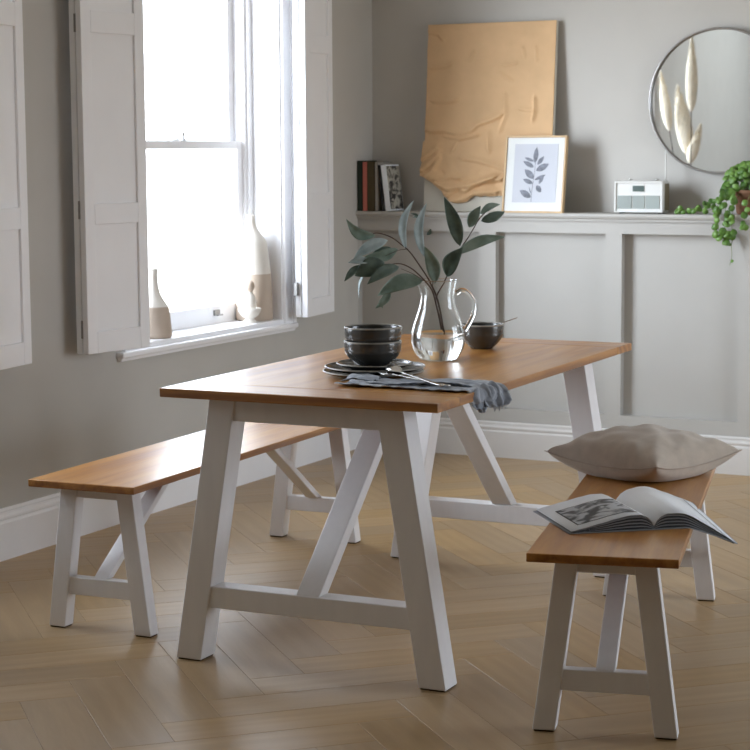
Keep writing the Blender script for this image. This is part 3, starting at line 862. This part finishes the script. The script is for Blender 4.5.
# printed picture and its thin frame on the left page; a thin printed line on the right page
def decal(name, pf, u0, u1, y0, y1, mat, tw=0.0, dz=.0007):
    bm = bmesh.new(); pts = pf(1.0); rows = []
    sel = []
    n = 14
    for i in range(n + 1):
        u = u0 + (u1 - u0) * i / n; k = u ** .8 * 30; a = int(min(29, k)); f = k - a
        sel.append((pts[a][0] * (1 - f) + pts[a + 1][0] * f, pts[a][1] * (1 - f) + pts[a + 1][1] * f + dz))
    for y in [y0 + (y1 - y0) * q / 4 for q in range(5)]:
        rows.append([bm.verts.new((x, y, z + tw * abs(x) * y / HB)) for x, z in sel])
    for a, b_ in zip(rows[:-1], rows[1:]):
        for i in range(n): bm.faces.new((a[i], a[i + 1], b_[i + 1], b_[i]))
    return link(name, bm, mat, book, True)
decal('picture_border', prof_left, .14, .87, .036, .218, M['bk_black'])
decal('printed_picture', prof_left, .155, .855, .040, .214, M['photo'], dz=.0011)
decal('printed_line', prof_right, .875, .888, .0, HB * .96, M['bk_black'], TWR)

# ------------------------------------------------------------------ on the ledge: books
def ledge_book(x0, x1, h, mat, label, dep=.15, y0=.012, lean=0, turn=0, cov=None, name='book'):
    root = empty(name, (x0, y0, ZL)); root.rotation_euler = (0, lean, turn)
    tag(root, label, 'book', 'books at the left end of the ledge')
    t = x1 - x0
    c = M[mat] if isinstance(mat, str) else mat
    bm = bmesh.new(); w = .0022
    box(bm, 0, w, 0, dep, 0, h); box(bm, t - w, t, 0, dep, 0, h); box(bm, 0, t, 0, w, 0, h)
    bevel(link('cover', bm, c, root), .001)
    bm = bmesh.new(); box(bm, w, t - w, w, dep - .004, .003, h - .004); link('pages', bm, M['page'], root)
    if cov:
        bm = bmesh.new(); box(bm, t, t + .0006, .004, dep - .004, .006, h - .006); link('cover_picture', bm, cov, root)
    return root
ledge_book(-.0160, .0105, .232, 'bk_green', 'dark green book at the far left end of the ledge against the wall')
ledge_book(.0115, .0335, .226, 'bk_pink', 'slim salmon pink book on the ledge between the green and olive ones')
ledge_book(.0345, .0715, .228, 'bk_olive', 'thick olive brown book on the ledge, right of the pink one')
ledge_book(.0745, .0885, .226, 'bk_grey', 'thin pale grey booklet standing between the olive and black books')
ledge_book(.1115, .1245, .212, 'bk_black', 'black book leaning left against the thin grey booklet', lean=radians(-6.0))
ledge_book(.1290, .1550, .212, 'page', 'white-spined magazine with a black and white cover, leaning left', dep=.125, lean=radians(-7.0), turn=radians(-4), cov=M['coverphoto'], name='magazine')

# ------------------------------------------------------------------ board with crumpled kraft paper
XB0, XB1, HBd = .286, .912, .850
th = math.asin(.068 / HBd)
board = empty('art_board', (XB0, .085, ZL)); board.rotation_euler = (-th, 0, 0)
tag(board, 'large cream canvas leaning on the wall, mostly covered in crumpled tan kraft paper', 'artwork')
wB = XB1 - XB0
boxobj('canvas', 0, wB, 0, .022, 0.0, HBd, M['canvas'], board, .002)
def B2(px, py): return ((px - 425) / 130 * wB, (212 - py) / 189 * HBd)
creases = [  # polyline in photo measure, width px, height mm, asymmetry
    ([(430, 67), (446, 66), (449, 64)], 1.6, 5), ([(433, 101), (448, 102), (458, 100)], 1.6, 6), ([(427, 31), (436, 33), (440, 38)], 1.8, 6),
    ([(430, 131), (447, 131), (460, 134), (474, 131), (480, 125), (495, 120), (503, 116)], 2.2, 9), ([(447, 137), (462, 139), (480, 136)], 1.6, 5),
    ([(505, 96), (507, 115), (502, 130)], 1.6, 5), ([(535, 100), (536, 112), (534, 120)], 1.6, 7), ([(522, 110), (535, 112)], 1.4, 4), ([(505, 66), (516, 65)], 1.3, 4),
    ([(490, 133), (491, 150)], 1.8, 6), ([(465, 159), (480, 161), (497, 166), (508, 170)], 2.0, 7), ([(535, 50), (536, 62)], 1.2, 3), ([(522, 50), (524, 58)], 1.2, 3),
    ([(424, 160), (433, 152), (438, 148)], 2.4, 10), ([(424, 172), (432, 163), (440, 155)], 2.4, 10), ([(427, 178), (436, 170), (442, 158)], 2.0, 9),
    ([(440, 185), (452, 190), (462, 188), (475, 186), (490, 182), (506, 180)], 2.6, 13), ([(450, 196), (462, 190), (470, 192), (480, 186), (500, 178)], 2.2, 11),
    ([(442, 181), (455, 178), (470, 180)], 2.0, 8), ([(455, 202), (468, 200), (480, 194), (500, 193)], 2.4, 11), ([(500, 74), (512, 82)], 1.2, 3), ([(455, 150), (460, 140), (478, 136)], 1.6, 4), ([(470, 60), (473, 52)], 1.2, 3)]
CR = [([B2(*p) for p in pl_], w / 130 * wB, h / 1000) for pl_, w, h in creases]
def dseg(x, z, a, b_):
    ax, az = a; bx, bz = b_; dx, dz = bx - ax, bz - az; L2 = dx * dx + dz * dz
    t = max(0, min(1, ((x - ax) * dx + (z - az) * dz) / L2)); cx, cz = ax + t * dx, az + t * dz
    s = (x - ax) * dz - (z - az) * dx
    return sqrt((x - cx) ** 2 + (z - cz) ** 2), s
bot = [(0, .162), (.06, .118), (.105, .080), (.135, .045), (.17, .036), (.22, .042), (.26, .072), (.30, .068), (.36, .070), (.50, .085), (.64, .08)]
def paper_bottom(x):
    for (a, za), (b_, zb) in zip(bot[:-1], bot[1:]):
        if x <= b_: return za + (zb - za) * (x - a) / (b_ - a)
    return bot[-1][1]
bm = bmesh.new(); nx_, nz_ = 150, 190; rows = []
for j in range(nz_ + 1):
    row = []
    v = j / nz_
    for i in range(nx_ + 1):
        x = wB * i / nx_
        zb = paper_bottom(x) + .006 * noise.noise(Vector((x * 40, 0, 3)))
        z = zb + (HBd + .001 - zb) * v
        h = .004 + .003 * (noise.noise(Vector((x * 5, z * 5, 1))) + 1) * (1 - v * .6) + .0012 * noise.noise(Vector((x * 30, z * 30, 7)))
        for pl_, w, hh in CR:
            best = 9; s = 0
            for a, b_ in zip(pl_[:-1], pl_[1:]):
                d, sg = dseg(x, z, a, b_)
                if d < best: best, s = d, sg
            ww = w * (.6 if s > 0 else 1.7)
            if best < ww * 3: h += 1.5 * hh * exp(-(best / ww) ** 2)
        low = max(0, 1 - v / .28)
        h += low * .018 * abs(noise.noise(Vector((x * 11, z * 16, 5)))) + low * .010 * (1 - abs(noise.noise(Vector((x * 22 + 3, z * 26, 8)))) * 2) * .5
        lx = x
        if i < 8: lx = x - (.010 * max(0, noise.noise(Vector((0, z * 9, 2)))) + (.010 if .14 < z < .32 else 0)) * (1 - i / 8)
        row.append(bm.verts.new((lx, -h, z)))
    rows.append(row)
for a, b_ in zip(rows[:-1], rows[1:]):
    for i in range(nx_): bm.faces.new((a[i], a[i + 1], b_[i + 1], b_[i]))
o = link('kraft_paper', bm, M['kraft'], board, True); md = o.modifiers.new('solid', 'SOLIDIFY'); md.thickness = .0006; md.offset = 0

# ------------------------------------------------------------------ framed leaf print
FW_, FH_ = .290, .345
thp = math.asin(.054 / FH_)
fp = empty('framed_print', (.708, .004, ZL)); fp.rotation_euler = (-thp, 0, 0)
tag(fp, 'small light oak framed print of a grey leafy sprig, leaning against the larger board', 'picture')
bm = bmesh.new(); f_ = .0085; dpt = .026
box(bm, 0, FW_, 0, dpt, 0, f_); box(bm, 0, FW_, 0, dpt, FH_ - f_, FH_); box(bm, 0, f_, 0, dpt, f_, FH_ - f_); box(bm, FW_ - f_, FW_, 0, dpt, f_, FH_ - f_)
bevel(link('frame', bm, M['lightoak'], fp), .0012)
bm = bmesh.new(); box(bm, f_, FW_ - f_, .006, .010, f_, FH_ - f_); link('mount', bm, M['mount'], fp)
px0, px1, pz0, pz1 = .046, .252, .048, .308
bm = bmesh.new(); box(bm, px0, px1, .0048, .0062, pz0, pz1); pr = link('print', bm, M['print'], fp)
bm = bmesh.new()
def flat_leaf(bm, b_, t_, w, y=.0042):
    bx, bz = b_; tx, tz = t_; dx, dz = tx - bx, tz - bz; L = sqrt(dx * dx + dz * dz); sx, sz = -dz / L, dx / L
    n = 12; up, dn = [], []
    for i in range(n + 1):
        u = i / n; ww = w / 2 * sin(pi * u ** .9) ** .8 if 0 < u < 1 else 0.0003
        up.append((bx + dx * u + sx * ww, bz + dz * u + sz * ww)); dn.append((bx + dx * u - sx * ww, bz + dz * u - sz * ww))
    ring = up + dn[::-1]
    vf = [bm.verts.new((x, y, z)) for x, z in ring]; bm.faces.new(vf)
def S2(px, py): # crop-of-print measure (750 px = 90 photo px)
    return ((px - 118) / 500 * FW_ , (668 - py) / 608 * FH_)
for b_, t_, w in (((368, 275), (378, 150), 40), ((360, 262), (282, 232), 24), ((362, 308), (274, 262), 36), ((368, 398), (288, 325), 50), ((362, 436), (278, 402), 34), ((352, 545), (258, 490), 50),
                  ((390, 288), (440, 222), 34), ((382, 335), (484, 282), 50), ((374, 408), (462, 368), 26), ((410, 440), (448, 372), 26), ((392, 452), (432, 505), 42), ((352, 520), (330, 460), 8)):
    flat_leaf(bm, S2(*b_), S2(*t_), w / 500 * FW_)
st_ = [S2(*q) for q in ((355, 580), (357, 500), (362, 430), (370, 360), (372, 290), (376, 220))]
for (xa, za), (xb, zb) in zip(st_[:-1], st_[1:]):
    w = .0012; bm.faces.new([bm.verts.new(q) for q in ((xa - w, .0042, za), (xa + w, .0042, za), (xb + w, .0042, zb), (xb - w, .0042, zb))])
link('leaf_drawing', bm, M['ink'], pr)

# ------------------------------------------------------------------ radio
rad = empty('radio', (1.222, .040, ZL)); tag(rad, 'small white retro radio with three grey-green speaker panels on the ledge', 'radio')
RW_, RH_, RD_ = .226, .142, .085
boxobj('body', 0, RW_, .006, RD_, .004, RH_, M['radio'], rad, .009)
bm = bmesh.new()
for a, b_, c, d in ((.004, RW_ - .004, .006, .013), (.004, RW_ - .004, .132, .139), (.004, .011, .013, .132), (RW_ - .011, RW_ - .004, .013, .132)): box(bm, a, b_, 0, .008, c, d)
bevel(link('front_rim', bm, M['radio'], rad), .0015)
for a, b_ in ((.018, .082), (.087, .140), (.145, .208)):
    boxobj('speaker_grille', a, b_, .0032, .008, .022, .078, M['grille'], rad, .0008)
boxobj('display', .086, .138, .003, .008, .096, .121, M['lcd'], rad, .001)
for xk in (.062, .182):
    bm = bmesh.new(); lathe(bm, [(0, 0), (.0045, 0), (.0045, .003), (.010, .004), (.010, .008), (.008, .010), (0, .010)], 24)
    link('knob', bm, M['steel'], rad, True, loc=(xk, .045, RH_ - .001))
bm = bmesh.new(); tube(bm, [(.214, .07, RH_ - .01), (.213, .07, RH_ + .06), (.2115, .07, .275)], [.0034, .0030, .0026], 8)
link('antenna', bm, M['radio'], rad, True)
boxobj('side_panel', RW_ - .0005, RW_ + .0015, .018, RD_ - .006, .014, RH_ - .012, M['tan'], rad, .001)
for xa in (.02, RW_ - .03):
    boxobj('foot', xa, xa + .012, .02, .07, 0, .005, M['bk_black'], rad, .001)

# ------------------------------------------------------------------ round mirror
mr_ = empty('round_mirror', (1.652, YB - .0005, 1.590)); tag(mr_, 'round mirror with a thin metal rim hung on the wall above the trailing plant', 'mirror')
R_ = .308
bm = bmesh.new()
pr_m = [(R_ - .004, -.010), (R_ - .004, .034), (R_ + .001, .036), (R_ + .004, .032), (R_ + .004, 0), (R_ - .02, 0), (R_ - .02, -.0)]
n = 128; rings = []
for r, d in [(R_ - .006, .006), (R_ - .006, .034), (R_ - .001, .036), (R_ + .003, .033), (R_ + .003, .0)]:
    rings.append([bm.verts.new((r * cos(2 * pi * k / n), -d, r * sin(2 * pi * k / n))) for k in range(n)])
for a, b_ in zip(rings, rings[1:] + rings[:1]):
    for k in range(n): f = bm.faces.new((a[k], a[(k + 1) % n], b_[(k + 1) % n], b_[k])); f.smooth = True
M['rim'] = pmat('mirror_rim', (168, 166, 164), .32, metal=.85, var=.02)
link('rim', bm, M['rim'], mr_)
bm = bmesh.new(); vs = [bm.verts.new(((R_ - .005) * cos(2 * pi * k / n), -.020, (R_ - .005) * sin(2 * pi * k / n))) for k in range(n)]
vb = [bm.verts.new(((R_ - .005) * cos(2 * pi * k / n), -.012, (R_ - .005) * sin(2 * pi * k / n))) for k in range(n)]
bm.faces.new(vs); bm.faces.new(vb[::-1])
for k in range(n): bm.faces.new((vs[k], vs[(k + 1) % n], vb[(k + 1) % n], vb[k]))
link('mirror_glass', bm, M['mirror'], mr_)

# ------------------------------------------------------------------ trailing plant
pp = empty('potted_trailing_plant', (1.822, .088, ZL)); tag(pp, 'bright green trailing plant in a brown pot spilling over the right end of the ledge', 'plant')
bm = bmesh.new(); lathe(bm, [(0, 0), (.058, 0), (.063, .01), (.074, .088), (.078, .09), (.078, .104), (.072, .105), (.068, .092), (0, .090)], 40)
link('pot', bm, M['terracotta'], pp, True)
bm = bmesh.new(); lathe(bm, [(0, .096), (.04, .0965), (.0685, .093), (.0675, .088), (0, .088)], 32); link('soil', bm, M['soil'], pp, True)
rng = random.Random(11)
bmv = bmesh.new(); bml = bmesh.new()
def disc(c, nrm, r):
    nrm = nrm.normalized(); a = nrm.cross(Vector((.3, .2, 1))).normalized(); b_ = nrm.cross(a)
    n = 10; cv = bml.verts.new(c - nrm * r * .18); rim_ = []
    for k in range(n):
        t = 2 * pi * k / n; rr = r * (1 - .16 * (1 if k == 0 else 0)) * (1 + .06 * rng.uniform(-1, 1))
        rim_.append(bml.verts.new(c + (a * cos(t) + b_ * sin(t)) * rr))
    for k in range(n): f = bml.faces.new((cv, rim_[k], rim_[(k + 1) % n])); f.smooth = True
# dome of leaves above and around the pot
for k in range(190):
    a = rng.uniform(0, 2 * pi); e = rng.uniform(-.15, 1) ; rr = .085 + .045 * rng.random()
    c = Vector((cos(a) * rr * cos(e * 1.2), sin(a) * rr * .62 * cos(e * 1.2), .122 + .088 * sin(e * 1.3) + rng.uniform(-.012, .012)))
    if c.y > .075: c.y = .075
    nr_ = Vector((c.x, c.y - .4 * abs(c.y) - .05, c.z * .8 - .02)) + Vector([rng.uniform(-.06, .06) for _ in range(3)])
    disc(c, nr_.normalized() + Vector((.25, -.9, .25)), rng.uniform(.011, .018))
    if k % 3 == 0: tube(bmv, spline([(c.x * .25, c.y * .3, .095), (c.x * .6, c.y * .6, c.z * .7 + .03), tuple(c)], 4), .0011, 5)
def strand(pts, nleaf, rr=.014, spread=.018):
    p = spline(pts, 8); tube(bmv, p, .0012, 5)
    for k in range(nleaf):
        q = p[min(len(p) - 1, int((k + .6) / nleaf * len(p)))]
        o_ = Vector((rng.uniform(-1, 1), -abs(rng.uniform(.1, .8)), rng.uniform(-.7, .7))) * spread
        disc(q + o_, Vector((o_.x * 14 + .25 + rng.uniform(-.5, .5), -1, rng.uniform(-.3, .6))), rr * rng.uniform(.75, 1.15))
# strands falling in front of the ledge
strand([(-.05, -.03, .12), (-.105, -.085, .10), (-.118, -.102, .02), (-.112, -.104, -.05), (-.106, -.104, -.10)], 16, .0155)
strand([(-.03, -.03, .12), (-.075, -.09, .09), (-.085, -.104, .0), (-.083, -.105, -.07), (-.074, -.104, -.118)], 18, .016)
strand([(-.02, -.04, .11), (-.05, -.09, .06), (-.055, -.104, -.03), (-.05, -.104, -.09)], 12, .015)
strand([(.02, -.04, .11), (.01, -.10, .06), (.0, -.106, -.02), (-.004, -.106, -.06)], 8, .015)
strand([(.05, -.04, .11), (.075, -.09, .07), (.085, -.105, -.02), (.085, -.106, -.09)], 13, .015)
strand([(-.05, -.104, -.10), (-.055, -.104, -.13), (-.052, -.106, -.17), (-.060, -.106, -.21)], 2, .007, .008)
# one strand creeping left along the ledge
strand([(-.06, -.02, .11), (-.115, -.03, .07), (-.17, -.03, .045), (-.22, -.035, .024), (-.275, -.04, .018), (-.315, -.04, .016)], 17, .0145, .013)
strand([(-.10, -.05, .07), (-.16, -.04, .022), (-.22, -.03, .018)], 7, .013, .012)
strand([(.06, -.02, .11), (.12, -.03, .07), (.17, -.03, .03), (.24, -.035, .02)], 12, .0145, .013)
link('vine', bmv, M['vine'], pp, True)
fo = link('foliage', bml, M['trail'], pp, True); md = fo.modifiers.new('solid', 'SOLIDIFY'); md.thickness = .0008

# ------------------------------------------------------------------ things on the window sill
ZS = WZ0 + .042
def vase(name, loc, parts, label, cat='vase', n=56, flat=(1, 1), rz=0, skew=0):
    root = empty(name, loc, rz); tag(root, label, cat)
    for nm, prof, mt in parts:
        bm = bmesh.new(); lathe(bm, prof, n)
        for v in bm.verts: v.co.x *= flat[0]; v.co.y *= flat[1]; v.co.y -= skew * max(0, (v.co.z - .2) / .25) ** 1.2
        link(nm, bm, M[mt], root, True)
    return root
vase('bottle_vase', (-.090, -1.605, ZS), [
    ('body', [(0, 0), (.064, 0), (.070, .006), (.070, .02), (.064, .085), (.060, .116), (.0565, .122)], 'taupe'),
    ('neck', [(.0567, .1222), (.052, .130), (.038, .150), (.027, .172), (.020, .200), (.017, .235), (.0180, .270), (.0145, .271), (.013, .25), (0, .24)], 'ceramic')],
    'small taupe bottle vase with a thin neck, on the sill beside the left shutter')
vase('bottle_vase', (-.112, -.785, ZS), [
    ('body', [(0, 0), (.074, 0), (.080, .006), (.0800, .03), (.077, .12), (.0725, .20)], 'taupe'),
    ('shoulder', [(.0726, .2002), (.070, .24), (.066, .290), (.062, .335), (.058, .345), (.044, .366), (.029, .386), (.021, .404), (.0180, .424), (.0185, .452), (.0155, .453), (.014, .44), (0, .43)], 'ceramic')],
    'tall taupe and white bottle vase at the right end of the window sill', skew=.022)
gb = vase('pedestal_bowl', (-.066, -.905, ZS), [
    ('foot', [(0, 0), (.030, 0), (.031, .004), (.020, .014), (.018, .018)], 'ceramic'),
    ('cup', [(.0181, .018), (.036, .030), (.047, .048), (.049, .062), (.046, .0625), (.043, .05), (.030, .034), (0, .030)], 'ceramic')],
    'small white footed bowl on the window sill in front of the tall vase', 'bowl', 40)
vase('bottle', (-.066, -.905, ZS + .034), [
    ('body', [(0, 0), (.022, .0), (.026, .008), (.028, .04), (.0255, .075), (.015, .092), (.012, .098)], 'ceramic'),
    ('ball_stopper', [(.0121, .098), (.018, .106), (.0225, .118), (.0225, .128), (.018, .140), (.008, .146), (0, .147)], 'taupe')],
    'little white bottle with a ball stopper standing in the footed bowl on the sill', 'bottle', 40)

# ------------------------------------------------------------------ pampas grass, seen in the mirror
PV = Vector((.36, -3.68, 0))
fv = empty('floor_vase', PV); tag(fv, 'tall grey floor vase of pampas grass, seen only in the round mirror', 'vase')
bm = bmesh.new(); lathe(bm, [(0, 0), (.10, 0), (.13, .03), (.155, .22), (.15, .42), (.11, .62), (.075, .72), (.07, .78), (.08, .80), (.07, .80), (.062, .78), (.065, .72), (0, .70)], 48)
link('body', bm, M['jar'], fv, True)
def plume(top, mid, r, label):
    root = empty('pampas_stem', (PV.x, PV.y, .72)); tag(root, label, 'pampas grass', 'pampas grass stems seen in the mirror')
    o0 = Vector((PV.x, PV.y, .72)); T_ = Vector(top) - o0; Mi = Vector(mid) - o0
    bm = bmesh.new(); p = spline([(0, 0, 0), tuple(Mi * .5), tuple(Mi), tuple((Mi + T_) / 2)], 8); tube(bm, p, .003, 6); link('stalk', bm, M['stem'], root, True)
    bm = bmesh.new(); ax = (T_ - Mi); L = ax.length; t = ax.normalized(); n_ = 900
    a0 = t.cross(Vector((0, 1, 0))).normalized(); b0_ = t.cross(a0)
    rg = random.Random(int(r * 1e5))
    core = [tuple(Mi + ax * (k / 12)) for k in range(13)]
    tube(bm, core, [max(.002, r * .8 * sin(pi * min(1, (k / 12) ** .8 * .97 + .03)) ** .7) for k in range(13)], 12)
    for k in range(n_):
        u = rg.random(); s = Mi + ax * u; ang = rg.uniform(0, 2 * pi); w = r * sin(pi * min(1, u ** .8 * .95 + .03)) ** .7
        d = (a0 * cos(ang) + b0_ * sin(ang)) * w * rg.uniform(.7, 1.15)
        e = s + d + t * rg.uniform(.02, .06); q = t.cross(d).normalized() * .004
        v1, v2, v3 = bm.verts.new(s + q), bm.verts.new(s - q), bm.verts.new(e); bm.faces.new((v1, v2, v3))
    link('plume', bm, M['pampas'], root, True)
plume((.370, -3.62, 2.06), (.365, -3.64, 1.62), .050, 'tallest upright pampas plume seen in the mirror')
plume((.165, -3.64, 1.84), (.215, -3.66, 1.50), .044, 'leftmost pampas plume seen at the rim of the mirror')
plume((.240, -3.76, 1.76), (.325, -3.72, 1.34), .070, 'full pale pampas plume seen low in the mirror')
plume((.400, -3.70, 1.50), (.345, -3.68, 1.29), .046, 'short tan pampas plume at the bottom of the mirror')

# ------------------------------------------------------------------ camera
cam = bpy.data.cameras.new('camera'); co = bpy.data.objects.new('camera', cam); COL.objects.link(co)
F_PX = 1879.0
cam.sensor_width = 36; cam.sensor_fit = 'HORIZONTAL'; cam.lens = F_PX / 750 * 36
yaw, pit, rol = .4635, -.11985, -.00579
fw = Vector((-sin(yaw) * cos(pit), cos(yaw) * cos(pit), sin(pit))); rt = Vector((cos(yaw), sin(yaw), 0)); up = rt.cross(fw)
r2 = rt * cos(rol) + up * sin(rol); u2 = -rt * sin(rol) + up * cos(rol)
mw = Matrix(((r2.x, u2.x, -fw.x, 3.9659), (r2.y, u2.y, -fw.y, -7.7846), (r2.z, u2.z, -fw.z, 1.3947), (0, 0, 0, 1)))
co.matrix_world = mw
cam.clip_end = 100
cam.dof.use_dof = True; cam.dof.focus_distance = 5.0; cam.dof.aperture_fstop = 12.0
SC.camera = co

# ------------------------------------------------------------------ light: overcast daylight through the windows
w = bpy.data.worlds.new('World'); SC.world = w; w.use_nodes = True
nt = w.node_tree; bg = nt.nodes['Background']
tc = nt.nodes.new('ShaderNodeTexCoord'); sx = nt.nodes.new('ShaderNodeSeparateXYZ'); nt.links.new(tc.outputs['Generated'], sx.inputs[0])
cr = nt.nodes.new('ShaderNodeValToRGB'); e = cr.color_ramp.elements
e[0].position = .44; e[0].color = (.40, .41, .41, 1); e[1].position = .54; e[1].color = (.87, .97, 1.10, 1)
mrg = nt.nodes.new('ShaderNodeMapRange'); mrg.inputs['From Min'].default_value = -1; nt.links.new(sx.outputs['Z'], mrg.inputs['Value'])
nt.links.new(mrg.outputs[0], cr.inputs['Fac']); nt.links.new(cr.outputs['Color'], bg.inputs['Color'])
# brighter patch of overcast sky around the veiled sun
dt = nt.nodes.new('ShaderNodeVectorMath'); dt.operation = 'DOT_PRODUCT'; dt.inputs[1].default_value = Vector((-.74, -.67, .04)).normalized()
nt.links.new(tc.outputs['Generated'], dt.inputs[0])
mxx = nt.nodes.new('ShaderNodeMath'); mxx.operation = 'MAXIMUM'; mxx.inputs[1].default_value = 0; nt.links.new(dt.outputs['Value'], mxx.inputs[0])
pwr = nt.nodes.new('ShaderNodeMath'); pwr.operation = 'POWER'; pwr.inputs[1].default_value = 7; nt.links.new(mxx.outputs[0], pwr.inputs[0])
mad = nt.nodes.new('ShaderNodeMath'); mad.operation = 'MULTIPLY_ADD'; mad.inputs[1].default_value = 26; mad.inputs[2].default_value = 9.4
nt.links.new(pwr.outputs[0], mad.inputs[0]); nt.links.new(mad.outputs[0], bg.inputs['Strength'])

def portal(name, loc, rot, sx_, sy_):
    l = bpy.data.lights.new(name, 'AREA'); l.shape = 'RECTANGLE'; l.size = sx_; l.size_y = sy_; l.cycles.is_portal = True
    o = bpy.data.objects.new(name, l); COL.objects.link(o); o.location = loc; o.rotation_euler = rot
# area light's -Z faces into the room
portal('window_daylight', (-.34, sum(W1) / 2, (WZ0 + WZ1) / 2), (0, radians(-90), 0), WZ1 - WZ0, W1[1] - W1[0])
portal('window_daylight', (-.34, sum(W2) / 2, (WZ0 + WZ1) / 2), (0, radians(-90), 0), WZ1 - WZ0, W2[1] - W2[0])
portal('door_daylight', (XR + .22, (RW[0] + RW[1]) / 2, RW[3] / 2), (0, radians(90), 0), RW[3], RW[1] - RW[0])

sl = bpy.data.lights.new('added_mirror_fill_spot', 'SPOT'); sl.energy = 100; sl.spot_size = radians(105); sl.spot_blend = 1; sl.shadow_soft_size = .12; sl.color = (.93, .98, 1)  # added spot without a fixture, brightens the unseen wall reflected in the mirror
so = bpy.data.objects.new('added_mirror_fill_spot', sl); COL.objects.link(so); so.location = (1.9, -5.6, 2.6)
so.rotation_euler = (Vector((0.0, -5.3, 1.75)) - Vector(so.location)).to_track_quat('-Z', 'Y').to_euler()

# ------------------------------------------------------------------ render look
vs = SC.view_settings
SC.display_settings.display_device = 'sRGB'
vs.view_transform = 'Standard'; vs.look = 'None'; vs.exposure = 0.0; vs.gamma = 1.0; vs.use_curve_mapping = False
cy = SC.cycles
cy.use_denoising = True
cy.max_bounces = 12; cy.diffuse_bounces = 6; cy.glossy_bounces = 6; cy.transmission_bounces = 10; cy.transparent_max_bounces = 12
cy.sample_clamp_indirect = 6.0
cy.caustics_reflective = False; cy.caustics_refractive = True
